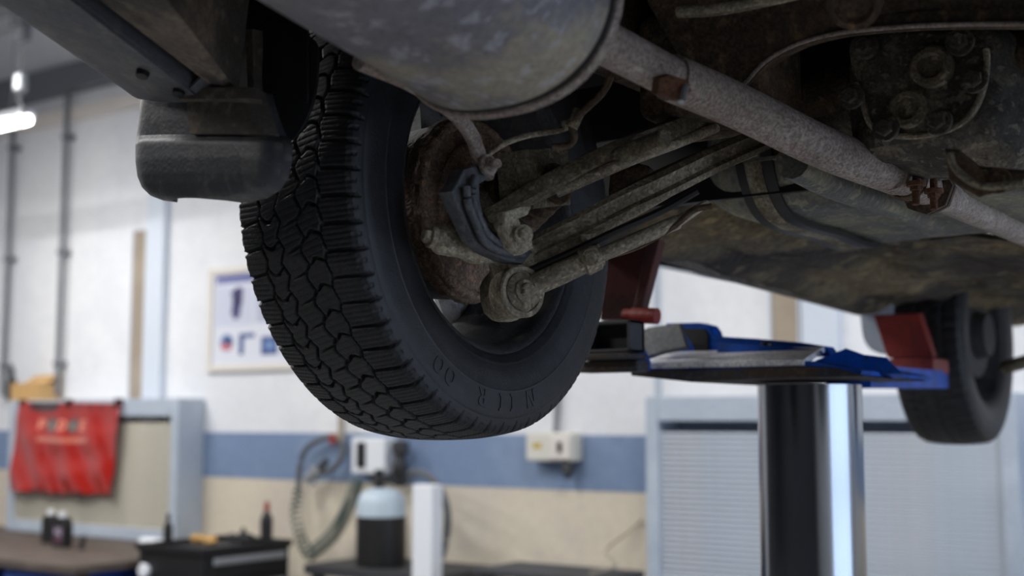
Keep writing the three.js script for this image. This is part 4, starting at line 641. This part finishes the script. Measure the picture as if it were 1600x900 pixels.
{
  const P0 = [-0.7700, 2.3010, -1.2268], P1 = [-0.7600, 2.2904, -1.3514], Q = [-0.7550, 2.2851, -1.4216], P2 = [-0.7300, 2.2731, -1.5601], P3 = [-0.6700, 2.2359, -1.7263], P4 = [-0.6200, 2.2162, -1.8837], P5 = [-0.6200, 2.2184, -2.2069], P6 = [-0.6200, 2.2240, -2.8593];
  const e = part('exhaust_pipe', tube([P0, P1, Q, lerp(Q, P2, 0.2)], 0.0262, { seg: 30, n: 32 }), M.pipe, car);
  part('middle_pipe', tube([Q, P2, P3, P4], 0.0305, { seg: 60, n: 32 }), M.pipe, e);
  part('front_pipe', tube([lerp(P4, P5, -0.1), lerp(P4, P5, 0.5), P5, P6, lerp(P5, P6, 3)], 0.027, { seg: 40, n: 28 }), M.pipe, e);
  const dir = [P5[0] - P4[0], P5[1] - P4[1], P5[2] - P4[2]], fl = lerp(P4, P5, 0.1);
  part('joint_ring', spin(fl, add(fl, dir), [[-0.004, 0], [-0.004, 0.03], [0.004, 0.034], [0.012, 0.033], [0.02, 0.029], [0.02, 0]], 32), M.darkrust, e);
  const f2 = lerp(P4, P5, 0.42); part('flange', [spin(f2, add(f2, dir), [[0, 0], [0, 0.042], [0.01, 0.042], [0.01, 0]], 8), spin(f2, add(f2, dir), [[0.014, 0], [0.014, 0.042], [0.024, 0.042], [0.024, 0]], 8)], M.darkrust, e);
  for (const [a, b] of [[[-0.5850, 2.2209, -1.8652], [-0.5850, 2.1642, -1.8565]], [[-0.5800, 2.2173, -1.9311], [-0.5800, 2.1655, -1.9254]]]) { part('flange_stud', [rod(a, b, 0.0058), ...hexBolt(lerp(a, b, 0.45), [0, -1, 0], 0.0098, 0.01)], M.rust, e); }
  const c = [-0.7200, 2.2554, -1.3522]; part('hanger_clamp', slab([[-0.7150, 2.2576, -1.3300], [-0.7150, 2.2660, -1.3464], [-0.7150, 2.2654, -1.3795], [-0.7150, 2.2539, -1.3859], [-0.7150, 2.2368, -1.3653], [-0.7150, 2.2372, -1.3295]], [0.9, -0.3, 0.6], 0.02, 0.003), M.rust, e);
  part('hanger_pin', rod([-0.7050, 2.2547, -1.3667], [-0.7050, 2.2311, -1.3527], 0.0042), M.silver, e);
  // second, smaller heat shield tube that runs lower along the car
  part('heat_shield', sweep([[-0.7400, 2.2333, -1.7726], [-0.7400, 2.2266, -1.9303], [-0.7400, 2.2317, -2.1693], [-0.7400, 2.2364, -2.4668]], ring(0.027, 12), { seg: 24 }), M.tank, car);
}
// final drive: housing, rear cover with two plugs and a ring of bolts
{
  const F = 1.74, c = [-0.5440, 2.3056, -1.7400], body = join(0.04, roundbox([c[0], c[1] + 0.01, -1.9], [0.115, 0.095, 0.14], 0.05), capsule([c[0] - 0.2, c[1] + 0.02, -1.88], [c[0] + 0.24, c[1] + 0.02, -1.88], 0.045), capsule([-0.5653, 2.2559, -1.8600], [-0.4661, 2.2397, -1.8600], 0.04, 0.05), capsule([-0.6120, 2.2784, -1.8600], [-0.5469, 2.2498, -1.8600], 0.03, 0.03));
  const d = part('final_drive', cast(lumpy(body, 0.008, 40), [c[0] - 0.3, c[1] - 0.2, -2.1], [c[0] + 0.32, c[1] + 0.2, -1.66], 0.007), M.diff, car);
  const rim = smoothLoop([[-0.6293, 2.3909, -1.7300], [-0.5381, 2.3858, -1.7300], [-0.4512, 2.3596, -1.7300], [-0.4465, 2.3062, -1.7300], [-0.4692, 2.2571, -1.7300], [-0.5038, 2.2398, -1.7300], [-0.5695, 2.2421, -1.7300], [-0.6033, 2.2611, -1.7300], [-0.6177, 2.3054, -1.7300], [-0.6306, 2.3445, -1.7300]], 60);
  part('cover', slab(rim, [0, 0, 1], 0.022, 0.005), M.diff, d);
  part('cover_edge', sweep([...rim.slice(14, 52)], ring(0.0045, 8), { seg: 120 }), M.casting, d);
  for (const [p, r] of [[[-0.5149, 2.3290, -1.7200], 0.029], [[-0.5482, 2.2751, -1.7200], 0.027]]) { part('plug', spin(p, add(p, [0, 0, 1]), [[-0.01, 0], [-0.01, r], [0.004, r], [0.007, r * 0.85], [0.007, r * 0.62], [-0.004, r * 0.55], [-0.004, 0]], 28), M.arm, d); }
  for (const p of [[-0.6244, 2.3022, -1.7100], [-0.5767, 2.2501, -1.7100], [-0.5051, 2.2494, -1.7100], [-0.4562, 2.2998, -1.7100], [-0.6021, 2.3701, -1.7100], [-0.4727, 2.3531, -1.7100]]) part('bolt', hexBolt(p, [0, 0, 1], 0.0128, 0.013), M.diff, d);
  const br = part('mount_bracket', slab([[-0.4701, 2.1925, -1.6200], [-0.4528, 2.1871, -1.6200], [-0.4301, 2.1632, -1.6200], [-0.3772, 2.1508, -1.6200], [-0.3479, 2.1436, -1.6200], [-0.3491, 2.1163, -1.6200], [-0.3855, 2.1310, -1.6200], [-0.4237, 2.1270, -1.6200], [-0.4315, 2.1246, -1.6200], [-0.4667, 2.1526, -1.6200]], [0.2, -0.3, 1], 0.03, 0.003), M.darkrust, car);
  part('bracket_rib', tube([[-0.4598, 2.1812, -1.6000], [-0.4541, 2.1627, -1.6000], [-0.4241, 2.1369, -1.6000], [-0.3730, 2.1346, -1.6000]], 0.005, { seg: 24 }), M.arm, br);
  part('bolt', hexBolt([-0.4077, 2.1446, -1.6200], [0, -0.2, 1], 0.011, 0.012), M.darkrust, br);
  part('prop_shaft', rod([c[0] + 0.02, c[1] + 0.02, -2.0], [CX, EYE + 0.42, -4.2], 0.035), M.diff, car);
}
// rear crossmember, arched over the final drive, with a folded lip
{
  const arch = [[-0.7877, 2.2908, -1.6200], [-0.7419, 2.3171, -1.6200], [-0.7125, 2.3417, -1.6200], [-0.6707, 2.3582, -1.6200], [-0.6157, 2.3647, -1.6200], [-0.5458, 2.3609, -1.6200], [-0.4471, 2.3482, -1.6200], [-0.3114, 2.3236, -1.6200]], A = smoothLoop(arch, 40, false);
  const top = [[-0.3047, 2.4822, -1.6200], [-0.9081, 2.6289, -1.6200], [-0.8779, 2.4554, -1.6200], [-0.8172, 2.3306, -1.6200]];
  const x = part('rear_crossmember', slab([...A, ...top], [0.1, -0.2, 1], 0.06, 0.004), M.darkrust, car);
  part('lip', sweep(A, [[-0.004, -0.003], [0.02, -0.003], [0.02, 0.003], [-0.004, 0.003]], { seg: 60, up: [0, 0.2, 1] }), M.darkrust, x);
  part('edge_bead', tube(A.map((q) => q.clone().add(new THREE.Vector3(0, 0, 0.006))), 0.0032, { seg: 60, n: 8 }), M.pipe, x);
  part('forged_rod', tube([[-0.7837, 2.3979, -1.5000], [-0.7362, 2.3907, -1.5000], [-0.6722, 2.3889, -1.5000], [-0.6021, 2.3904, -1.5000]], 0.0085, { seg: 20 }), M.casting, car);
  part('upright_strap', slab([[-0.8401, 2.4333, -1.6000], [-0.8278, 2.4310, -1.6000], [-0.8206, 2.3696, -1.6000], [-0.8368, 2.3761, -1.6000]], [0, -0.2, 1], 0.012, 0.002), M.darkrust, car);
  const bo = [-0.5403, 2.3635, -1.5000]; part('bush', spin(bo, add(bo, [0.1, -0.5, 0.8]), [[-0.03, 0], [-0.03, 0.032], [0.004, 0.034], [0.006, 0.026], [0, 0.02], [0, 0]], 28), M.darkrust, x);
}
// fuel tank with its straps, in front of the rear axle
{
  const lo = [-1.2, EYE + 0.2, -2.95], hi = [0.02, EYE + 0.62, -1.9], c = [-0.665, EYE + 0.488, -2.4];
  const tk = part('fuel_tank', cast(lumpy((x, y, z) => roundbox(c, [0.42, 0.115, 0.32], 0.1)(x, y, z), 0.006, 14), [-1.14, EYE + 0.3, -2.84], [-0.1, EYE + 0.68, -1.98], 0.014), M.tank, car);
  for (const [x, m, h] of [[-0.965, M.black, 0.008], [-0.94, M.arm, 0.016], [-0.912, M.black, 0.01], [-0.45, M.arm, 0.02]]) part('strap', sweep([[x, c[1] + 0.06, -2.07], [x, c[1] - 0.01, -2.07], [x, c[1] - 0.06, -2.09], [x, c[1] - 0.1, -2.126], [x, c[1] - 0.122, -2.185], [x, c[1] - 0.124, -2.4], [x, c[1] - 0.122, -2.6], [x, c[1] - 0.05, -2.73]], [[-0.006, -h], [-0.006, h], [0.006, h], [0.006, -h]], { seg: 50, up: [1, 0, 0] }), m, tk);
  part('tank_seam', sweep([[-1.085, c[1] - 0.03, -2.2], [-1.06, c[1] - 0.03, -2.11], [-0.8, c[1] - 0.03, -2.075], [-0.4, c[1] - 0.03, -2.075]], [[-0.012, -0.003], [0.012, -0.003], [0.012, 0.003], [-0.012, 0.003]], { seg: 30 }), M.tank, tk);
}
// floor pan, caked with dried mud, and the sill along its edge
const SX = -1.405;
{
  const pan = sheet((u, v) => { const x = mix(SX, CX * 2 - SX, u), z = mix(mix(-2.02, -2.78, step(-1.12, -1.04, x) * step(0.1, 0.02, x)), -5.1, v), e = Math.min(x - SX, CX * 2 - SX - x); const h = 0.035 * step(0.02, 0.1, e) + 0.03 * step(0.2, 0.3, e) - 0.016 * step(0.5, 0.6, e) * step(0.95, 0.85, e); return [x, EYE + 0.343 + 0.045 * step(3.6, 2.2, -z) * step(0.6, 0.2, e) + h + (n3(x * 9, 1, z * 4) - 0.5) * 0.03 + (n3(x * 22, 4, z * 11) - 0.5) * 0.014 + (n3(x * 55, 7, z * 32) - 0.5) * 0.005, z]; }, 150, 170, 0.01);
  part('floor_pan', pan, M.sand, car);
  part('sill', slab([[SX - 0.012, EYE + 0.378, -2.06], [SX - 0.012, EYE + 0.37, -2.5], [SX - 0.012, EYE + 0.35, -3.0], [SX - 0.012, EYE + 0.325, -3.87], [SX - 0.012, EYE + 0.48, -3.87], [SX - 0.012, EYE + 0.48, -2.06]], [-1, 0, 0], 0.02, 0.004), M.inner, car);
  part('rear_floor', [box(-1.38, 0.38, EYE + 0.66, EYE + 0.69, -2.1, -0.62), box(-1.38, 0.38, EYE + 0.4, EYE + 0.69, -2.12, -2.1)], M.black, car);
  for (const x of [-0.98, -0.04]) part('chassis_rail', box(x - 0.05, x + 0.05, EYE + 0.54, EYE + 0.66, -2.1, -0.7, 0.01), M.darkrust, car);
  const ab = part('rear_subframe', [rod([-1.0, EYE + 0.5, -1.86], [0.0, EYE + 0.5, -1.86], 0.045), box(-0.92, -0.72, EYE + 0.44, EYE + 0.6, -1.78, -1.62, 0.02)], M.darkrust, car);
  part('front_arm', tube([[-1.1, FHUBY - 0.11, -4.34], [-0.9, FHUBY - 0.06, -4.3], [-0.7, FHUBY - 0.0, -4.25]], 0.022), M.arm, car);
  part('front_brake_disc', spin([-1.2, FHUBY, -FA], [-1.1, FHUBY, -FA], [[0, 0], [0, 0.14], [0.02, 0.14], [0.022, 0.08], [0.06, 0.07], [0.06, 0]], 40), M.barrel, car);
  part('front_floor', box(-1.05, 0.05, EYE + 0.5, EYE + 0.56, -5.15, -3.9, 0.02), M.black, car);
}
// body sides with their wheel arches, bonnet, cabin and tail, so that the car keeps out the light
{
  const side = (x) => { const s = new THREE.Shape(); const arch = (F) => { s.lineTo(F - 0.44, EYE + 0.36); s.absarc(F, EYE + 0.36, 0.44, Math.PI, 0, true); }; s.moveTo(0.62, EYE + 0.7); s.lineTo(0.9, EYE + 0.66); s.lineTo(RA - 0.46, EYE + 0.6); s.lineTo(RA - 0.38, EYE + 0.6); s.absarc(RA, EYE + 0.36, 0.44, Math.PI * 0.8, 0, true); arch(FA); s.lineTo(5.15, EYE + 0.4); s.lineTo(5.2, EYE + 0.85); s.lineTo(4.0, EYE + 1.02); s.lineTo(3.4, EYE + 1.5); s.lineTo(0.95, EYE + 1.52); s.lineTo(0.62, EYE + 1.0); s.closePath(); const g = new THREE.ExtrudeGeometry(s, { depth: 0.03, bevelEnabled: false, curveSegments: 24 }); g.rotateY(Math.PI / 2); g.translate(x, 0, 0); return g; };
  part('body_side', side(-1.455), M.bodypaint, car); part('body_side', side(CX * 2 + 1.425), M.bodypaint, car);
  part('body_shell', [box(-1.42, 0.42, EYE + 1.49, EYE + 1.52, -3.4, -0.95), box(-1.42, 0.42, EYE + 0.5, EYE + 1.0, -0.65, -0.62), box(-1.42, 0.42, EYE + 0.4, EYE + 0.85, -5.2, -5.17), box(-1.42, 0.42, EYE + 0.84, EYE + 0.87, -5.18, -4.0), box(-1.42, 0.42, EYE + 0.8, EYE + 0.83, -3.9, -2.1), box(-1.42, 0.42, EYE + 0.95, EYE + 1.0, -2.1, -0.62)], M.bodypaint, car);
}
// rear bumper end: skin, underside with its long slot, and the inner panel
{
  const O1 = [-1.4418, 2.3042, -1.1300], S1 = [-1.3010, 2.2789, -1.1300], O0 = [-1.4250, 2.3748, -0.9051], S0 = [-1.2840, 2.3436, -0.9347], B1 = [-1.3734, 2.2842, -1.1300], ext = (a, b, t) => lerp(a, b, t);
  const B0 = lerp(O0, S0, 0.45); B0[1] -= 0.012;
  const at = (u, v) => { const w = mix(-2.0, 1, v), a = ext(O0, O1, w), b = ext(B0, B1, w), c = ext(S0, S1, w); if (u < 0.4) { const t = u / 0.4, up = add(a, [-0.012, 0.34, 0]); return lerp(up, a, t); } const t = (u - 0.4) / 0.6, q = lerp(lerp(a, b, t), lerp(b, c, t), t); return q; };
  const b = part('rear_bumper', sheet(at, 30, 30, 0.006), M.plastic, car);
  const I0 = [-1.2620, 2.3537, -0.9435], I1 = [-1.2765, 2.2926, -1.1300], J0 = [-1.1300, 2.3276, -0.9147], J1 = [-1.2638, 2.2862, -1.1500], K1 = [-1.2390, 2.3536, -1.1500];
  const inn = (u, v) => { const w = mix(-2, 1, v), a = ext(I0, I1, w), c = ext(J0, J1, w); return u < 0.5 ? lerp(a, c, u * 2) : add(lerp(a, c, 1), [0.03 * (u - 0.5) * 2, 0.22 * (u - 0.5) * 2, 0]); };
  part('inner_panel', sheet(inn, 20, 24, 0.006), M.inner, car);
  for (const [w0, w1] of [[-1.6, -0.35], [0.86, 1]]) part('slot_bridge', sheet((u, v) => lerp(ext(S0, S1, mix(w0, w1, v)), ext(I0, I1, mix(w0, w1, v)), u), 3, 6, 0.005), M.plastic, b);
  // the slot opens into a deep folded channel of the same plastic
  const ch = (a0, a1, up, v) => add(ext(a0, a1, mix(-2, 1.02, v)), [0, up, 0]);
  part('slot_channel', [sheet((u, v) => ch(S0, S1, 0.11 * u, v), 4, 12, 0.003), sheet((u, v) => ch(I0, I1, 0.11 * u, v), 4, 12, 0.003), sheet((u, v) => lerp(ch(S0, S1, 0.11, v), ch(I0, I1, 0.11, v), u), 4, 12, 0.003), sheet((u, v) => add(lerp(ext(S0, S1, 1.02), ext(I0, I1, 1.02), u), [0, 0.11 * v, 0]), 4, 4, 0.003)], M.plastic, b);
  for (const p of [[-1.3156, 2.2799, -1.1000], [-1.3280, 2.2949, -1.0500]]) part('clip', spin(p, add(p, [0.1, -1, 0.3]), [[-0.01, 0], [-0.01, 0.009], [0.002, 0.008], [0.003, 0]], 14), M.black, b);
  part('support_strap', slab([[-1.2659, 2.3757, -1.1700], [-1.2486, 2.3726, -1.1700], [-1.2509, 2.2868, -1.1700], [-1.2657, 2.2873, -1.1700]], [0, -0.1, 1], 0.02, 0.002), M.inner, car);
  part('back_panel', slab([[-1.3726, 2.5021, -1.2000], [-1.1826, 2.4618, -1.2000], [-1.1782, 2.2684, -1.2000], [-1.3657, 2.3049, -1.2000]], [0, 0, 1], 0.004, 0), M.black, car);
}
// mud flap with moulded upper box and curled lower lip
{
  const L = [[-1.4659, 2.3121, -1.15], [-1.4668, 2.2941, -1.148], [-1.4687, 2.2719, -1.147], [-1.4719, 2.2501, -1.147], [-1.4691, 2.2428, -1.144], [-1.4665, 2.2373, -1.141], [-1.4641, 2.2148, -1.14], [-1.4603, 2.1944, -1.141], [-1.4524, 2.1793, -1.143], [-1.4391, 2.1683, -1.146], [-1.4194, 2.1612, -1.148], [-1.3921, 2.156, -1.15]];
  const R = [[-1.2079, 2.2735, -1.15], [-1.2006, 2.2559, -1.148], [-1.1896, 2.2339, -1.147], [-1.1774, 2.2121, -1.147], [-1.1673, 2.2044, -1.144], [-1.1618, 2.199, -1.141], [-1.1603, 2.1788, -1.14], [-1.1666, 2.1615, -1.141], [-1.1809, 2.1502, -1.143], [-1.2048, 2.144, -1.146], [-1.2305, 2.1419, -1.148], [-1.2641, 2.143, -1.15]];
  const at = (u, v) => { const k = Math.min(v * (L.length - 1), L.length - 1.0001), i = Math.floor(k), t = k - i, a = lerp(L[i], L[i + 1], t), b = lerp(R[i], R[i + 1], t), q = lerp(a, b, u); q[2] += 0.010 * (1 - Math.pow(Math.abs(2 * u - 1), 3)) - 0.018 * Math.pow(Math.max(0, 1 - u * 7), 2) - 0.016 * Math.pow(Math.max(0, u * 9 - 8), 2); return q; };
  const f = part('mud_flap', sheet(at, 40, 66, 0.005), M.flap, car);
  part('upper_box', sheet((u, v) => { const q = at(mix(0.52, 0.99, u), mix(0.0, 0.272, v)); q[2] += 0.007; return q; }, 12, 12, 0.006), M.inner, f);
  part('upper_box_rim', sheet((u, v) => { const q = at(mix(0.52, 0.985, u), mix(0.0, 0.085, v)); q[2] += 0.014; return q; }, 10, 4, 0.012), M.inner, f);
  const lin = smoothLoop([[-1.2532, 2.3865, -1.2000], [-1.1731, 2.3545, -1.2000], [-1.1675, 2.3101, -1.2000], [-1.1747, 2.2679, -1.2000], [-1.1915, 2.2357, -1.2000], [-1.2065, 2.2221, -1.2000], [-1.2246, 2.2279, -1.2000], [-1.2505, 2.2878, -1.2000]], 40);
  part('wheel_arch_liner', slab(lin, [0.3, 0, 1], 0.006, 0.001), M.liner, car);
  const A = []; for (let k = 0; k <= 16; k++) { const th = mix(0.5, Math.PI - 0.55, k / 16); A.push([RA - 0.44 * Math.cos(th), EYE + 0.38 + 0.44 * Math.sin(th)]); }
  part('wheel_arch', sheet((u, v) => { const k = Math.min(v * 16, 15.999), i = Math.floor(k), [F, y] = lerp(A[i], A[i + 1], k - i); return [mix(-1.43, -1.08, u), y, -F]; }, 6, 32, 0.006), M.liner, car);
  part('clip', hexBolt([-1.2491, 2.3767, -1.3000], [0, 0, 1], 0.01, 0.006), M.inner, f);
  const B = []; for (let k = 0; k <= 16; k++) { const th = mix(0.3, Math.PI - 0.3, k / 16); B.push([FA - 0.44 * Math.cos(th), EYE + 0.36 + 0.44 * Math.sin(th)]); }
  part('wheel_arch', sheet((u, v) => { const k = Math.min(v * 16, 15.999), i = Math.floor(k), [F, y] = lerp(B[i], B[i + 1], k - i); return [mix(-1.43, -1.02, u), y, -F]; }, 6, 32, 0.006), M.liner, car);
  const g = smoothLoop([[-1.4202, 2.2258, -3.9300], [-1.3300, 2.2209, -3.9300], [-1.3250, 2.1207, -3.9300], [-1.3310, 2.0571, -3.9300], [-1.3796, 2.0626, -3.9300], [-1.4116, 2.0918, -3.9300], [-1.4240, 2.1651, -3.9300]], 36);
  part('front_mud_flap', slab(g, [0.1, 0, 1], 0.012, 0.003), M.cab, car);
}

// ------------------------------------------------------------------ the lift: chrome ram, blue saddle, arms and red pads
{
  const X = -1.1, F = 2.7, top = [-1.1027, 1.9469, -2.7000][1], t = thing('car_lift', 'blue two ram vehicle lift with polished steel column and red pads', 'car lift', [X, 0, -F]);
  part('ram', spin([X, 0.03, -F], [X, 9, -F], [[0, 0], [0, 0.113], [top - 0.05, 0.113], [top - 0.05, 0]], 72), M.chrome, t);
  part('floor_ring', spin([X, 0, -F], [X, 9, -F], [[0, 0.114], [0, 0.2], [0.02, 0.19], [0.02, 0.118]], 48), M.charcoal, t);
  // saddle: a blue box along the car, its worn tread plate sloping up behind the front lip
  const sad = part('saddle', slab([[-1.4568, 1.9814, -2.5000], [-1.3978, 1.9784, -2.5000], [-1.0023, 1.9707, -2.5000], [-0.9061, 1.9490, -2.5000], [-0.9090, 1.9401, -2.5000], [-1.1373, 1.9420, -2.5000], [-1.4538, 1.9583, -2.5000]], [0, 0, 1], 0.45, 0.003), M.blue, t);
  part('under_plate', slab([[-1.4347, 1.9604, -2.4900], [-1.2210, 1.9584, -2.4900], [-1.0469, 1.9610, -2.4900], [-0.9647, 1.9564, -2.4900], [-0.8963, 1.9370, -2.4900], [-1.1328, 1.9363, -2.4900], [-1.2823, 1.9321, -2.4900], [-1.4316, 1.9489, -2.4900]], [0, 0, 1], 0.4, 0.003), M.bluerust, sad);
  const w0 = [-1.3950, 1.9753, -2.4950], w1 = [-1.0264, 1.9738, -2.4950], w2 = [-1.0467, 2.0099, -2.6600], w3 = [-1.4356, 2.0093, -2.6600];
  part('worn_tread', sheet((u, v) => lerp(lerp(w0, w1, u), lerp(w3, w2, u), v), 4, 4, 0.012), M.worn, sad);
  part('side_flange', slab([[-1.4305, 1.9580, -2.4600], [-1.4164, 2.0538, -2.4600], [-1.4067, 2.0534, -2.4600], [-1.3722, 1.9790, -2.4600], [-1.3725, 1.9567, -2.4600]], [0.2, 0, 1], 0.02, 0.003), M.blue, sad);
  part('cheek_plate', slab([[-1.4706, 2.0590, -2.5600], [-1.4402, 2.0695, -2.5600], [-1.3483, 2.0684, -2.5600], [-1.3109, 2.0040, -2.5600], [-1.3817, 1.9989, -2.5600], [-1.4446, 1.9877, -2.5600]], [-0.2, 0.3, 0.9], 0.016, 0.003), M.bluesteel, sad);
  const rail = part('back_rail', slab([[-1.4347, 2.0769, -2.6600], [-1.3479, 2.0746, -2.6600], [-1.3235, 2.0676, -2.6600], [-1.3140, 2.0555, -2.6600], [-1.3094, 2.0421, -2.6600], [-1.2083, 2.0325, -2.6600], [-1.1023, 2.0202, -2.6600], [-1.0438, 2.0098, -2.6600], [-1.0299, 1.9885, -2.6600], [-1.4358, 1.9973, -2.6600]], [0, 0, 1], 0.05, 0.004), M.blue, t);
  part('rail_recess', slab([[-1.3885, 2.0627, -2.6550], [-1.3326, 2.0589, -2.6550], [-1.3230, 2.0467, -2.6550], [-1.3237, 2.0086, -2.6550], [-1.3563, 2.0096, -2.6550]], [0, 0, 1], 0.01, 0.001), M.black, rail);
  part('rail_step', slab([[-1.2836, 2.0259, -2.6200], [-1.0426, 2.0010, -2.6200], [-1.0399, 1.9927, -2.6200], [-1.2840, 2.0000, -2.6200]], [0, 0.2, 1], 0.02, 0.002), M.blue, rail);
  const kb = [-1.1720, 2.0131, -2.6400]; part('knob', spin(kb, add(kb, [0, 1, 0]), [[-0.01, 0], [-0.01, 0.014], [0.006, 0.014], [0.01, 0.008], [0.01, 0]], 16), M.black, rail);
  const a0 = [-1.0478, 1.9486, -2.8000], a1 = [-1.2153, 1.9722, -3.9500];
  const arm = part('front_arm', sweep([a0, lerp(a0, a1, 0.5), a1], [[-0.05, -0.026], [0.05, -0.026], [0.05, 0.026], [-0.05, 0.026]], { seg: 6 }), M.blue, t);
  part('arm_gusset', slab([[-1.0410, 1.9728, -2.6000], [-0.9755, 2.0006, -2.6000], [-0.9386, 1.9875, -2.6000], [-0.8914, 1.9821, -2.6000], [-0.8580, 1.9471, -2.6000], [-0.9454, 1.9437, -2.6000]], [0.25, 0.15, 1], 0.06, 0.004), M.blue, arm);
  const q = [-1.2472, 2.0816, -3.8000];
  const pad = part('front_pad', slab([[-1.3275, 2.1667, -3.7800], [-1.1922, 2.1640, -3.7800], [-1.1570, 2.0343, -3.7800], [-1.2923, 2.0343, -3.7800]], [0.1, -0.1, 1], 0.06, 0.005), M.red, t);
  part('pad_foot', box([-1.2917, 2.0254, -3.8000][0], [-1.1542, 2.0218, -3.8000][0], [-1.2734, 1.9886, -3.8000][1], [-1.2720, 2.0326, -3.8000][1], -3.93, -3.78, 0.006), M.red, pad);
  // rear swing arm end: black square tube, amber plate below, red tower above
  const r0 = [-1.4364, 2.0575, -2.3000], r1 = [-1.3233, 1.9902, -2.3000], th = 0.008;
  const rt = part('rear_arm', [box(r0[0], r1[0], r0[1] - th, r0[1], -2.36, -2.3, 0.002), box(r0[0], r1[0], r1[1], r1[1] + th, -2.36, -2.3, 0.002), box(r0[0], r0[0] + th, r1[1], r0[1], -2.36, -2.3, 0.002), box(r1[0] - th, r1[0], r1[1], r0[1], -2.36, -2.3, 0.002), box(r0[0], r1[0], r1[1], r0[1], -2.36, -2.35)], M.charcoal, t);
  part('lower_strip', box(r0[0] - 0.02, r1[0] + 0.005, r1[1] - 0.014, r1[1] - 0.002, -2.36, -2.28, 0.003), M.bluerust, rt);
  part('slide_plate', box(r0[0] - 0.02, r1[0] + 0.01, [-1.3774, 1.9505, -2.3000][1], r1[1] - 0.016, -2.36, -2.31, 0.003), M.bluerust, rt);
  const tw = part('red_tower', [slab([[-1.4647, 2.0705, -2.4200], [-1.4466, 2.2604, -2.4200], [-1.3244, 2.2473, -2.4200], [-1.3706, 2.0885, -2.4200], [-1.3836, 2.0668, -2.4200]], [0.4, 0, 1], 0.05, 0.005)], M.oxide, t);
  part('tower_flange', slab([[-1.3132, 2.2338, -2.3600], [-1.2856, 2.2315, -2.3600], [-1.3289, 2.0822, -2.3600], [-1.3491, 2.0832, -2.3600]], [0.3, 0, 1], 0.06, 0.004), M.oxide, tw);
  const k0 = [-1.3727, 2.0735, -2.3600], k1 = [-1.2923, 2.0670, -2.3600]; part('pivot_pin', spin(k0, k1, [[0, 0], [0, 0.013], [0.02, 0.013], [0.022, 0.017], [V(k0).distanceTo(V(k1)), 0.017], [V(k0).distanceTo(V(k1)), 0]], 20), M.red, tw);
}

renderer.render(scene, camera);
